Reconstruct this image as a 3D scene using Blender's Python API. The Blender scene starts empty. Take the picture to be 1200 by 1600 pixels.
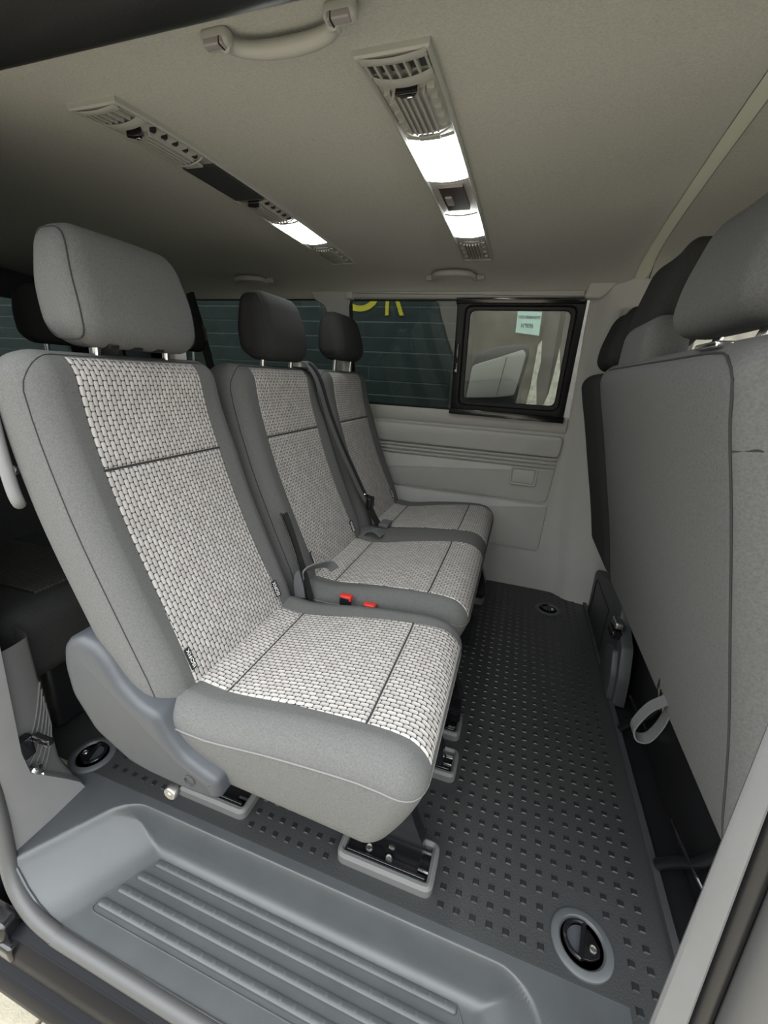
import bpy, bmesh, math, random
from mathutils import Vector, Matrix
random.seed(7)
sc = bpy.context.scene
COL = sc.collection
PI = math.pi

# ------------------------------------------------------------------ camera, world, exposure
# vehicle axes: x forward, y across (away from the open sliding door), z up, z = 0 on the rubber floor
cam = bpy.data.cameras.new('camera'); camo = bpy.data.objects.new('camera', cam); COL.objects.link(camo)
_r = Vector((0.94753687, 0.31543814, 0.05169772))
_d = Vector((0.14619124, -0.28382559, -0.94766616))
_f = Vector((-0.28425691, 0.90550639, -0.31504951))
camo.matrix_world = Matrix(((_r.x, -_d.x, -_f.x, 0), (_r.y, -_d.y, -_f.y, 0), (_r.z, -_d.z, -_f.z, 0.974), (0, 0, 0, 1)))
cam.sensor_fit = 'VERTICAL'; cam.sensor_height = 36.0; cam.lens = 639.69 / 1600 * 36
cam.clip_start = 0.02; cam.clip_end = 200
sc.camera = camo

world = bpy.data.worlds.new('world'); sc.world = world; world.use_nodes = True
wnt = world.node_tree; bg = wnt.nodes['Background']           # bright overcast sky, three times brighter overhead than at the horizon
_tc = wnt.nodes.new('ShaderNodeTexCoord'); _sx = wnt.nodes.new('ShaderNodeSeparateXYZ'); _mr = wnt.nodes.new('ShaderNodeMapRange')
_mr.inputs['From Min'].default_value = 0.0; _mr.inputs['From Max'].default_value = 1.0
_mr.inputs['To Min'].default_value = 1 / 3; _mr.inputs['To Max'].default_value = 1.0
wnt.links.new(_tc.outputs['Generated'], _sx.inputs[0]); wnt.links.new(_sx.outputs['Z'], _mr.inputs['Value'])
_mx = wnt.nodes.new('ShaderNodeVectorMath'); _mx.operation = 'SCALE'; _mx.inputs[0].default_value = (0.95, 0.985, 1.0)
wnt.links.new(_mr.outputs[0], _mx.inputs['Scale']); wnt.links.new(_mx.outputs[0], bg.inputs[0])
SKY = 4.6
bg.inputs[1].default_value = SKY

vs = sc.view_settings
vs.view_transform = 'Standard'; vs.look = 'None'; vs.gamma = 1.0; vs.use_curve_mapping = False
vs.exposure = 0.85
LAMP_STRENGTH = 13.0

# ------------------------------------------------------------------ materials
def principled(name):
    m = bpy.data.materials.new(name); m.use_nodes = True
    nt = m.node_tree; b = nt.nodes['Principled BSDF']
    return m, nt, b
def set_in(b, k, v):
    if k in b.inputs: b.inputs[k].default_value = v
def mat(name, col, rough=0.6, metal=0.0, noise=None, bump=None, var=0.0, spec=0.5, coat=0.0, sheen=0.0):
    """noise: scale of colour noise with amount var; bump: (scale, strength)"""
    m, nt, b = principled(name)
    c4 = (*col, 1)
    set_in(b, 'Base Color', c4); set_in(b, 'Roughness', rough); set_in(b, 'Metallic', metal)
    set_in(b, 'Specular IOR Level', spec); set_in(b, 'Coat Weight', coat); set_in(b, 'Sheen Weight', sheen)
    tc = nt.nodes.new('ShaderNodeTexCoord')
    if noise:
        n = nt.nodes.new('ShaderNodeTexNoise'); n.inputs['Scale'].default_value = noise; n.inputs['Detail'].default_value = 6
        nt.links.new(tc.outputs['Object'], n.inputs['Vector'])
        r = nt.nodes.new('ShaderNodeValToRGB')
        r.color_ramp.elements[0].position = 0.3; r.color_ramp.elements[1].position = 0.7
        r.color_ramp.elements[0].color = (*[c * (1 - var) for c in col], 1)
        r.color_ramp.elements[1].color = (*[min(1, c * (1 + var)) for c in col], 1)
        nt.links.new(n.outputs['Fac'], r.inputs[0]); nt.links.new(r.outputs[0], b.inputs['Base Color'])
    if bump:
        n2 = nt.nodes.new('ShaderNodeTexNoise'); n2.inputs['Scale'].default_value = bump[0]; n2.inputs['Detail'].default_value = 3
        nt.links.new(tc.outputs['Object'], n2.inputs['Vector'])
        bp = nt.nodes.new('ShaderNodeBump'); bp.inputs['Strength'].default_value = bump[1]; bp.inputs['Distance'].default_value = 0.002
        nt.links.new(n2.outputs['Fac'], bp.inputs['Height']); nt.links.new(bp.outputs[0], b.inputs['Normal'])
    return m

M = {}
M['headliner'] = mat('headliner_felt', (0.385, 0.38, 0.345), 0.95, noise=300, var=0.10, bump=(900, 0.25), spec=0.1)
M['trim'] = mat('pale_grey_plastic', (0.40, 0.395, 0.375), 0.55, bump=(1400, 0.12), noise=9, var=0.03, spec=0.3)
M['console'] = mat('console_plastic', (0.30, 0.295, 0.27), 0.5, bump=(1500, 0.08), spec=0.3)
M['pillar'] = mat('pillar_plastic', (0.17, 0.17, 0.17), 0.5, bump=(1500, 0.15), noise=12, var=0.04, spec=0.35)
M['fabric'] = mat('charcoal_seat_cloth', (0.108, 0.108, 0.106), 0.9, noise=420, var=0.16, bump=(1300, 0.25), spec=0.15)
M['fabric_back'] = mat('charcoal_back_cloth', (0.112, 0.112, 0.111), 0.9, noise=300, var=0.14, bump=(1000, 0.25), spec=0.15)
M['fabric_dark'] = mat('dark_headrest_cloth', (0.030, 0.030, 0.030), 0.92, noise=420, var=0.2, bump=(1300, 0.25), spec=0.15)  # darker copy of the seat cloth; also stands in for rear bench shade
M['seam'] = mat('dark_seam_thread', (0.022, 0.022, 0.022), 0.9)
M['piping'] = mat('grey_piping', (0.15, 0.15, 0.148), 0.7)
M['side_cover'] = mat('slate_grey_plastic', (0.042, 0.046, 0.053), 0.36, bump=(1800, 0.2), spec=0.45)
M['step'] = mat('step_grey_plastic', (0.050, 0.054, 0.0565), 0.27, bump=(2200, 0.22), noise=14, var=0.07, spec=0.5)
M['seal'] = mat('door_seal_rubber', (0.062, 0.062, 0.062), 0.5, bump=(600, 0.08), spec=0.5)
M['black_plastic'] = mat('black_plastic', (0.008, 0.008, 0.009), 0.38, spec=0.4)
M['black_gloss'] = mat('black_gloss_metal', (0.006, 0.006, 0.007), 0.16, spec=0.6)
M['frame_black'] = mat('window_frame_rubber', (0.008, 0.008, 0.009), 0.5, spec=0.35)
M['dark_grey'] = mat('dark_grey_plastic', (0.035, 0.036, 0.038), 0.5, spec=0.4, bump=(1500, 0.1))
M['anchor'] = mat('anchor_grey_plastic', (0.10, 0.102, 0.10), 0.5, bump=(1700, 0.15), spec=0.4)
M['ring_cup'] = mat('tie_down_cup_plastic', (0.062, 0.067, 0.070), 0.45, bump=(1700, 0.1), spec=0.4)
M['chrome'] = mat('chrome', (0.75, 0.75, 0.76), 0.12, metal=1.0)
M['steel'] = mat('steel', (0.5, 0.49, 0.46), 0.35, metal=1.0)
M['belt'] = mat('grey_belt_webbing', (0.10, 0.102, 0.105), 0.55, bump=(1200, 0.2), spec=0.4)
M['belt_dark'] = mat('black_belt_webbing', (0.012, 0.012, 0.013), 0.6, bump=(1200, 0.2))
M['red'] = mat('red_button', (0.62, 0.03, 0.02), 0.35)
M['white_print'] = mat('white_print', (0.75, 0.75, 0.74), 0.7)
M['label_black'] = mat('black_label_cloth', (0.012, 0.012, 0.012), 0.8)
M['pale_label'] = mat('pale_plastic', (0.50, 0.50, 0.48), 0.5)
M['paint'] = mat('black_body_paint', (0.005, 0.005, 0.007), 0.38, spec=0.10)
M['rail'] = mat('black_door_track', (0.012, 0.012, 0.012), 0.35, bump=(500, 0.1))
M['mirror_body'] = mat('mirror_housing', (0.030, 0.034, 0.036), 0.35)
M['mirror_face'] = mat('mirror_pale_cover', (0.36, 0.35, 0.32), 0.45, noise=5, var=0.06)
M['board'] = mat('dark_green_board', (0.030, 0.046, 0.043), 0.6, noise=7, var=0.25, bump=(60, 0.3))
M['mortar'] = mat('board_gap', (0.19, 0.21, 0.20), 0.9)
M['yellow'] = mat('yellow_letter', (0.85, 0.68, 0.04), 0.5)
M['sign'] = mat('pale_cyan_sign', (0.55, 0.78, 0.70), 0.6)
M['sign_text'] = mat('sign_text', (0.05, 0.10, 0.09), 0.6)
M['plaster'] = mat('grey_plaster', (0.185, 0.172, 0.138), 0.9, noise=11, var=0.3, bump=(70, 0.6))
M['plaster_dark'] = mat('dark_plaster', (0.10, 0.095, 0.085), 0.9, noise=9, var=0.3, bump=(70, 0.6))
M['pale_plaster'] = mat('peeled_pale_plaster', (0.62, 0.60, 0.50), 0.9, noise=30, var=0.35, bump=(90, 1.0))
M['tile'] = mat('beige_paving', (0.40, 0.36, 0.28), 0.85, noise=26, var=0.12, bump=(240, 0.5), spec=0.2)
M['facade'] = mat('unseen_facade_render', (0.32, 0.31, 0.29), 0.9, noise=3, var=0.1, bump=(60, 0.4))
M['lit_edge'] = mat('painted_edge_light', (0.50, 0.51, 0.42), 0.7, spec=0.2)  # light on the headliner edge, put into a paler colour
M['cover_grey'] = mat('mid_grey_plastic', (0.085, 0.085, 0.085), 0.6, bump=(1500, 0.1), spec=0.3)
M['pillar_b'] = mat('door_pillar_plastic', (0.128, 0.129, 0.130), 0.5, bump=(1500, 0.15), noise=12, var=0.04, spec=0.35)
M['grout'] = mat('paving_joint', (0.26, 0.23, 0.18), 0.9)
M['stud'] = mat('smooth_rubber_stud', (0.012, 0.0125, 0.013), 0.34, spec=0.4)
M['brown'] = mat('brown_plastic', (0.05, 0.035, 0.03), 0.3)
M['bolt_cover'] = mat('mauve_grey_plastic', (0.22, 0.20, 0.20), 0.4)

def m_mat():
    m, nt, b = principled('black_rubber_mat')
    set_in(b, 'Base Color', (0.026, 0.0275, 0.028, 1)); set_in(b, 'Roughness', 0.46); set_in(b, 'Specular IOR Level', 0.5)
    tc = nt.nodes.new('ShaderNodeTexCoord')
    v = nt.nodes.new('ShaderNodeTexVoronoi'); v.inputs['Scale'].default_value = 320
    n = nt.nodes.new('ShaderNodeTexNoise'); n.inputs['Scale'].default_value = 7; n.inputs['Detail'].default_value = 5
    nt.links.new(tc.outputs['Object'], v.inputs['Vector']); nt.links.new(tc.outputs['Object'], n.inputs['Vector'])
    bp = nt.nodes.new('ShaderNodeBump'); bp.inputs['Strength'].default_value = 0.35; bp.inputs['Distance'].default_value = 0.001
    nt.links.new(v.outputs['Distance'], bp.inputs['Height']); nt.links.new(bp.outputs[0], b.inputs['Normal'])
    mr = nt.nodes.new('ShaderNodeMapRange'); mr.inputs['To Min'].default_value = 0.36; mr.inputs['To Max'].default_value = 0.52
    nt.links.new(n.outputs['Fac'], mr.inputs['Value']); nt.links.new(mr.outputs[0], b.inputs['Roughness'])
    return m
M['mat'] = m_mat()

def m_weave(name, light, tint, swap):
    """woven seat cloth: staggered round-ended pale loops on a black ground, UV in metres"""
    LN, WD = 0.0166, 0.0090
    m, nt, b = principled(name)
    set_in(b, 'Roughness', 0.85); set_in(b, 'Specular IOR Level', 0.2)
    N = nt.nodes.new; Lk = nt.links.new
    uv = N('ShaderNodeUVMap'); sx = N('ShaderNodeSeparateXYZ'); Lk(uv.outputs[0], sx.inputs[0])
    def mt(op, a, c=None, d=None):
        n = N('ShaderNodeMath'); n.operation = op
        for k, v in enumerate((a, c, d)):
            if v is None: continue
            if isinstance(v, (int, float)): n.inputs[k].default_value = v
            else: Lk(v, n.inputs[k])
        return n.outputs[0]
    along, across = (sx.outputs['Y'], sx.outputs['X']) if swap else (sx.outputs['X'], sx.outputs['Y'])
    V = mt('DIVIDE', across, WD); row = mt('FLOOR', V); fy = mt('SUBTRACT', mt('SUBTRACT', V, row), .5)
    half = mt('MULTIPLY', mt('PINGPONG', row, 1.0), .5)
    U = mt('ADD', mt('DIVIDE', along, LN), half); col = mt('FLOOR', U); fx = mt('SUBTRACT', mt('SUBTRACT', U, col), .5)
    dx = mt('MAXIMUM', mt('SUBTRACT', mt('MULTIPLY', mt('ABSOLUTE', fx), LN / WD), LN / WD / 2 - .5), 0.0)
    d = mt('POWER', mt('ADD', mt('POWER', dx, 2.6), mt('POWER', mt('ABSOLUTE', fy), 2.6)), 1 / 2.6)
    mask = N('ShaderNodeMapRange'); mask.interpolation_type = 'SMOOTHSTEP'
    mask.inputs['From Min'].default_value = .52; mask.inputs['From Max'].default_value = .39; mask.inputs['To Min'].default_value = 0; mask.inputs['To Max'].default_value = 1
    Lk(d, mask.inputs['Value'])
    hgt = mt('MAXIMUM', mt('SUBTRACT', 1.0, mt('MULTIPLY', mt('MULTIPLY', d, d), 4.2)), 0.0)
    cx = N('ShaderNodeCombineXYZ'); Lk(row, cx.inputs[0]); Lk(col, cx.inputs[1])
    wn = N('ShaderNodeTexWhiteNoise'); wn.noise_dimensions = '2D'; Lk(cx.outputs[0], wn.inputs['Vector'])
    c1 = N('ShaderNodeMix'); c1.data_type = 'RGBA'; c1.inputs['A'].default_value = (*light, 1); c1.inputs['B'].default_value = (*tint, 1); Lk(wn.outputs['Value'], c1.inputs['Factor'])
    c2 = N('ShaderNodeMix'); c2.data_type = 'RGBA'; c2.inputs['A'].default_value = (0.010, 0.0095, 0.0095, 1); Lk(c1.outputs['Result'], c2.inputs['B']); Lk(mask.outputs[0], c2.inputs['Factor'])
    Lk(c2.outputs['Result'], b.inputs['Base Color'])
    bp = N('ShaderNodeBump'); bp.inputs['Strength'].default_value = 0.55; bp.inputs['Distance'].default_value = 0.002
    Lk(hgt, bp.inputs['Height']); Lk(bp.outputs[0], b.inputs['Normal'])
    return m
M['weave_back'] = m_weave('woven_back_cloth', (0.42, 0.40, 0.38), (0.34, 0.322, 0.31), True)
M['weave_seat'] = m_weave('woven_seat_cloth', (0.50, 0.48, 0.455), (0.43, 0.405, 0.385), False)

def m_glass(name, tint, gloss=0.06):
    m = bpy.data.materials.new(name); m.use_nodes = True; nt = m.node_tree; nt.nodes.clear()
    out = nt.nodes.new('ShaderNodeOutputMaterial'); t = nt.nodes.new('ShaderNodeBsdfTransparent'); g = nt.nodes.new('ShaderNodeBsdfGlossy')
    mx = nt.nodes.new('ShaderNodeMixShader'); fr = nt.nodes.new('ShaderNodeFresnel'); fr.inputs[0].default_value = 1.45
    t.inputs[0].default_value = (*tint, 1); g.inputs['Roughness'].default_value = 0.02
    nt.links.new(fr.outputs[0], mx.inputs[0]); nt.links.new(t.outputs[0], mx.inputs[1]); nt.links.new(g.outputs[0], mx.inputs[2])
    nt.links.new(mx.outputs[0], out.inputs[0])
    return m
M['glass_tint'] = m_glass('privacy_glass', (0.34, 0.37, 0.36))
M['glass_slide'] = m_glass('sliding_window_glass', (0.46, 0.48, 0.46))
M['glass_clear'] = m_glass('clear_glass', (0.92, 0.95, 0.94))

def m_emit(name, col, s):
    m, nt, b = principled(name)
    set_in(b, 'Base Color', (0.9, 0.9, 0.9, 1)); set_in(b, 'Emission Color', (*col, 1)); set_in(b, 'Emission Strength', s); set_in(b, 'Roughness', 0.3)
    return m
M['lamp'] = m_emit('lit_lamp_lens', (0.95, 1.0, 0.98), LAMP_STRENGTH)

# ------------------------------------------------------------------ mesh helpers
class MB:
    """collects vertices and faces; build() links them as one mesh object"""
    def __init__(s): s.v = []; s.f = []; s.uv = {}
    def add(s, vs_, fs):
        o = len(s.v); s.v += [Vector(v) for v in vs_]; s.f += [tuple(i + o for i in f) for f in fs]; return o
    def grid(s, fn, nu, nv, uvfn=None):
        o = len(s.v)
        for j in range(nv + 1):
            for i in range(nu + 1):
                s.v.append(Vector(fn(i / nu, j / nv)))
                if uvfn: s.uv[len(s.v) - 1] = uvfn(i / nu, j / nv)
        w = nu + 1
        for j in range(nv):
            for i in range(nu):
                a = o + j * w + i; s.f.append((a, a + 1, a + w + 1, a + w))
        return s
    def loft(s, loops, closed=True, caps=True):
        o = len(s.v); n = len(loops[0])
        for L in loops: s.v += [Vector(p) for p in L]
        for k in range(len(loops) - 1):
            for i in range(n if closed else n - 1):
                j = (i + 1) % n; a = o + k * n
                s.f.append((a + i, a + j, a + n + j, a + n + i))
        if caps and closed:
            s.f.append(tuple(o + i for i in reversed(range(n)))); s.f.append(tuple(o + (len(loops) - 1) * n + i for i in range(n)))
        return s
    def tube(s, path, r, n=8, closed=False, caps=True):
        P = [Vector(p) for p in path]; m = len(P); loops = []; prev = None
        for i in range(m):
            if closed: t = P[(i + 1) % m] - P[i - 1]
            else: t = P[min(i + 1, m - 1)] - P[max(i - 1, 0)]
            t.normalize()
            if prev is None:
                a = Vector((0, 0, 1)) if abs(t.z) < .9 else Vector((1, 0, 0)); nn = t.cross(a).normalized()
            else: nn = (prev - t * prev.dot(t)).normalized()
            prev = nn; b = t.cross(nn); rr = r[i] if isinstance(r, (list, tuple)) else r
            loops.append([P[i] + (nn * math.cos(2 * PI * k / n) + b * math.sin(2 * PI * k / n)) * rr for k in range(n)])
        if closed:
            loops.append(loops[0]); return s.loft(loops, True, False)
        return s.loft(loops, True, caps)
    def ribbon(s, path, wdir, width, th):
        P = [Vector(p) for p in path]; m = len(P); loops = []; wd = Vector(wdir).normalized()
        for i in range(m):
            t = (P[min(i + 1, m - 1)] - P[max(i - 1, 0)]).normalized(); w = (wd - t * wd.dot(t)).normalized(); nn = t.cross(w)
            loops.append([P[i] + w * a * width / 2 + nn * b * th / 2 for a, b in ((-1, -1), (1, -1), (1, 1), (-1, 1))])
        return s.loft(loops)
    def rbox(s, c, h, r=0.005, seg=2, sub=(1, 1, 1), fn=None):
        """rounded box; fn deforms local points"""
        c = Vector(c); r = min(r, min(h) * .999)
        def axis(hh, k):
            a = [hh - r + r * math.tan(math.radians(45) * i / seg) for i in range(seg + 1)]
            inn = [-(hh - r) + 2 * (hh - r) * i / k for i in range(1, k)]
            return [-x for x in reversed(a)] + inn + a
        ax = [axis(h[i], sub[i]) for i in range(3)]; idx = {}
        def vert(p):
            key = tuple(round(q, 6) for q in p)
            if key in idx: return idx[key]
            inn = Vector([max(-(h[i] - r), min(h[i] - r, p[i])) for i in range(3)]); d = Vector(p) - inn
            if d.length > 1e-9: q = inn + d.normalized() * r
            else: q = Vector(p)
            if fn: q = Vector(fn(q))
            s.v.append(c + q); idx[key] = len(s.v) - 1; return idx[key]
        for a in range(3):
            b, d = (a + 1) % 3, (a + 2) % 3
            for sg in (-1, 1):
                for i in range(len(ax[b]) - 1):
                    for j in range(len(ax[d]) - 1):
                        q = []
                        for (ii, jj) in ((i, j), (i + 1, j), (i + 1, j + 1), (i, j + 1)):
                            p = [0, 0, 0]; p[a] = sg * h[a]; p[b] = ax[b][ii]; p[d] = ax[d][jj]; q.append(vert(p))
                        s.f.append(tuple(q) if sg > 0 else tuple(reversed(q)))
        return s
    def prism(s, poly, d0, d1, fn, bevel=0.0):
        """poly of (a,b) points extruded between d0 and d1; fn(a,b,d) -> world; bevel shrinks the d1 end"""
        if bevel > 0:
            ins = inset(poly, bevel); ins2 = inset(poly, bevel * .3)
            sg = 1 if d1 > d0 else -1
            lo = [[fn(a, b, d0) for a, b in poly], [fn(a, b, d1 - sg * bevel) for a, b in poly], [fn(a, b, d1 - sg * bevel * .3) for a, b in ins2], [fn(a, b, d1) for a, b in ins]]
        else: lo = [[fn(a, b, d0) for a, b in poly], [fn(a, b, d1) for a, b in poly]]
        return s.loft(lo)
    def frame(s, outer, inner, d0, d1, fn, bevel=0.0):
        n = len(outer); sg = 1 if d1 > d0 else -1
        o1 = inset(outer, bevel) if bevel else outer; i1 = inset(inner, -bevel) if bevel else inner
        lo = [[fn(a, b, d0) for a, b in outer], [fn(a, b, d1 - sg * bevel) for a, b in outer], [fn(a, b, d1) for a, b in o1],
              [fn(a, b, d1) for a, b in i1], [fn(a, b, d1 - sg * bevel) for a, b in inner], [fn(a, b, d0) for a, b in inner]]
        lo.append(lo[0]); return s.loft(lo, True, False)
    def lathe(s, prof, c, axis='z', n=28):
        loops = []
        for r, h in prof:
            L = []
            for k in range(n):
                a = 2 * PI * k / n; u, w = r * math.cos(a), r * math.sin(a)
                p = {'z': (u, w, h), 'y': (w, h, u), 'x': (h, u, w)}[axis]; L.append(Vector(c) + Vector(p))
            loops.append(L)
        return s.loft(loops)
    def build(s, name, m, parent=None, smooth=True, angle=38):
        me = bpy.data.meshes.new(name); off = wloc(parent)
        me.from_pydata([v - off for v in s.v], [], s.f); me.validate()
        bm = bmesh.new(); bm.from_mesh(me); bmesh.ops.recalc_face_normals(bm, faces=bm.faces[:]) if not s.uv else None
        bm.to_mesh(me); bm.free()
        if s.uv:
            l = me.uv_layers.new(name='UVMap')
            for lp in me.loops: l.data[lp.index].uv = s.uv.get(lp.vertex_index, (0, 0))
        if smooth:
            for p in me.polygons: p.use_smooth = True
            me.set_sharp_from_angle(angle=math.radians(angle))
        me.materials.append(M[m])
        o = bpy.data.objects.new(name, me); COL.objects.link(o)
        if parent: o.parent = parent
        return o
def wloc(p):
    v = Vector((0, 0, 0))
    while p is not None:
        v = v + Vector(p.location); p = p.parent
    return v
def inset(poly, d):
    """move a polygon inwards by d (either winding)"""
    n = len(poly); A = sum(poly[i][0] * poly[(i + 1) % n][1] - poly[(i + 1) % n][0] * poly[i][1] for i in range(n)); sg = 1 if A > 0 else -1
    out = []
    for i in range(n):
        p0, p1, p2 = Vector(poly[i - 1]), Vector(poly[i]), Vector(poly[(i + 1) % n])
        e1 = (p1 - p0); e2 = (p2 - p1)
        if e1.length < 1e-9 or e2.length < 1e-9: out.append(tuple(p1)); continue
        e1.normalize(); e2.normalize(); n1 = Vector((-e1.y, e1.x)) * sg; n2 = Vector((-e2.y, e2.x)) * sg
        b = n1 + n2
        if b.length < 1e-6: b = n1
        b.normalize(); k = d / max(.35, b.dot(n1)); out.append(tuple(p1 + b * k))
    return out
def rpoly(pts, r, n=4):
    """round the corners of a polygon"""
    out = []; N = len(pts)
    for i in range(N):
        rr = r[i] if isinstance(r, (list, tuple)) else r
        p0, p1, p2 = Vector(pts[i - 1]), Vector(pts[i]), Vector(pts[(i + 1) % N])
        a = p0 - p1; b = p2 - p1; d = min(rr, a.length * .48, b.length * .48)
        s0 = p1 + a.normalized() * d; s1 = p1 + b.normalized() * d
        for k in range(n + 1):
            t = k / n; out.append(tuple(s0 * (1 - t) ** 2 + p1 * 2 * t * (1 - t) + s1 * t * t))
    return out
def rrect(x0, x1, y0, y1, r, n=4): return rpoly([(x0, y0), (x1, y0), (x1, y1), (x0, y1)], r, n)
def interp(pts, t):
    """smooth (Catmull-Rom-like, monotone cubic) interpolation of (t, value) points"""
    if t <= pts[0][0]: return pts[0][1] + (t - pts[0][0]) * (pts[1][1] - pts[0][1]) / (pts[1][0] - pts[0][0])
    if t >= pts[-1][0]: return pts[-1][1] + (t - pts[-1][0]) * (pts[-1][1] - pts[-2][1]) / (pts[-1][0] - pts[-2][0])
    for i in range(len(pts) - 1):
        if t <= pts[i + 1][0]:
            x0, y0 = pts[i]; x1, y1 = pts[i + 1]; h = x1 - x0; u = (t - x0) / h
            def sl(k):
                if k == 0: return (pts[1][1] - pts[0][1]) / (pts[1][0] - pts[0][0])
                if k == len(pts) - 1: return (pts[-1][1] - pts[-2][1]) / (pts[-1][0] - pts[-2][0])
                return (pts[k + 1][1] - pts[k - 1][1]) / (pts[k + 1][0] - pts[k - 1][0])
            m0, m1 = sl(i) * h, sl(i + 1) * h
            return (2 * u ** 3 - 3 * u * u + 1) * y0 + (u ** 3 - 2 * u * u + u) * m0 + (-2 * u ** 3 + 3 * u * u) * y1 + (u ** 3 - u * u) * m1
def sstep(a, b, t):
    t = max(0, min(1, (t - a) / (b - a))); return t * t * (3 - 2 * t)
def spath(pts, n=6):
    """smooth a 3D path"""
    P = [Vector(p) for p in pts]; out = []
    for i in range(len(P) - 1):
        p0 = P[max(i - 1, 0)]; p1 = P[i]; p2 = P[i + 1]; p3 = P[min(i + 2, len(P) - 1)]
        for k in range(n):
            t = k / n; out.append(.5 * ((2 * p1) + (p2 - p0) * t + (2 * p0 - 5 * p1 + 4 * p2 - p3) * t * t + (3 * p1 - p0 - 3 * p2 + p3) * t ** 3))
    out.append(P[-1]); return out
def tag(o, label=None, cat=None, group=None, kind=None):
    if label: o['label'] = label
    if cat: o['category'] = cat
    if group: o['group'] = group
    if kind: o['kind'] = kind
    return o
def thing(name, label, cat, loc, group=None):
    o = bpy.data.objects.new(name, None); o.empty_display_size = .05; COL.objects.link(o); o.location = loc
    return tag(o, label, cat, group)
def struct(o, label, cat=None):
    return tag(o, label, cat, None, 'structure')
def text_mesh(name, body, size, m, parent, fn, depth=0.0006, align='CENTER', sx=1.0, bold=0.0):
    """flat lettering; fn(a,b,d) -> world"""
    cu = bpy.data.curves.new(name, 'FONT'); cu.body = body; cu.size = size; cu.align_x = align; cu.align_y = 'CENTER'; cu.extrude = depth; cu.resolution_u = 6; cu.offset = bold
    t = bpy.data.objects.new(name + '_tmp', cu); COL.objects.link(t)
    dg = bpy.context.evaluated_depsgraph_get(); me = bpy.data.meshes.new_from_object(t.evaluated_get(dg))
    bpy.data.objects.remove(t); off = wloc(parent)
    for v in me.vertices: v.co = Vector(fn(v.co.x * sx, v.co.y, v.co.z)) - off
    me.materials.clear(); me.materials.append(M[m]); me.name = name
    o = bpy.data.objects.new(name, me); COL.objects.link(o)
    if parent: o.parent = parent
    return o

# ================================================================== STRUCTURE
# ---- rubber floor with moulded studs
XR, XF = -2.45, 0.405          # rear and front end of the mat
floor = MB()
floor.add([(XR, .512, 0), (XF, .512, 0), (XF, 1.99, 0), (XR, 1.99, 0)], [(0, 1, 2, 3)])
floor.add([(XR, .512, -.012), (XF, .512, -.012), (XF, .512, 0), (XR, .512, 0)], [(0, 1, 2, 3)])
floor.add([(.316, .36, -.001), (XF, .36, -.001), (XF, .512, 0), (.316, .512, 0)], [(0, 1, 2, 3)])
floor = struct(floor.build('floor', 'mat'), 'black rubber floor mat with rows of small raised square studs', 'floor')
stud_me = None
def stud_geo(cx, cy, h=.0060, t=.0020):
    k = h * .72
    return [(cx - h, cy - h, 0), (cx + h, cy - h, 0), (cx + h, cy + h, 0), (cx - h, cy + h, 0), (cx - k, cy - k, t), (cx + k, cy - k, t), (cx + k, cy + k, t), (cx - k, cy + k, t)], \
           [(4, 5, 6, 7), (0, 1, 5, 4), (1, 2, 6, 5), (2, 3, 7, 6), (3, 0, 4, 7)]
b = MB(); b.add(*stud_geo(0, 0)); stud_proto = b.build('stud', 'stud', floor, smooth=False); stud_me = stud_proto.data
bpy.data.objects.remove(stud_proto)
rest = MB(); near = []
RINGS = [(.247, .573), (-.928, .546), (.243, 1.806)]
ANCH = [(-.236, -.030, .545, .645), (-.655, -.462, .545, .645), (-.14, -.028, .80, .90), (-.14, -.036, .93, 1.03), (-.14, -.046, 1.72, 1.82)]
for i in range(-32, 12):
    for j in range(0, 46):
        x = .051 + i * .0309; y = .5415 + j * .0314
        if x > .385 or y > 1.97 or x < -.95: continue
        if any(math.hypot(x - a, y - c) < .068 for a, c in RINGS): continue
        if any(x0 - .012 < x < x1 + .012 and y0 - .012 < y < y1 + .012 for x0, x1, y0, y1 in ANCH): continue
        near.append((x, y))
for i in range(9, 12):
    for j in range(1, 5): near.append((.051 + i * .0309, .5415 - j * .0314))
near.sort(key=lambda p: (p[0] + .05) ** 2 * .6 + p[1] ** 2)
for k, (x, y) in enumerate(near):
    if k < 230:
        o = bpy.data.objects.new('stud', stud_me); COL.objects.link(o); o.parent = floor; o.location = (x, y, 0)
    else: rest.add(*stud_geo(x, y))
tag(rest.build('stud_field', 'stud', floor, smooth=False), kind='stuff')

# ---- front lip of the mat and the low kick panel under the front seats
b = MB(); b.ribbon([(XF + .004, .40, .006), (XF + .004, 1.97, .006)], (1, 0, 0), .014, .016)
b = b.build('edge_strip', 'dark_grey', floor)
b = MB(); b.prism([(.412, -.01), (1.6, -.01), (1.6, .0), (.412, .0)], .35, 2.0, lambda a, c, d: (a, d, c))
struct(b.build('floor_front', 'black_plastic'), 'black painted floor under the front seats', 'floor')

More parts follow.
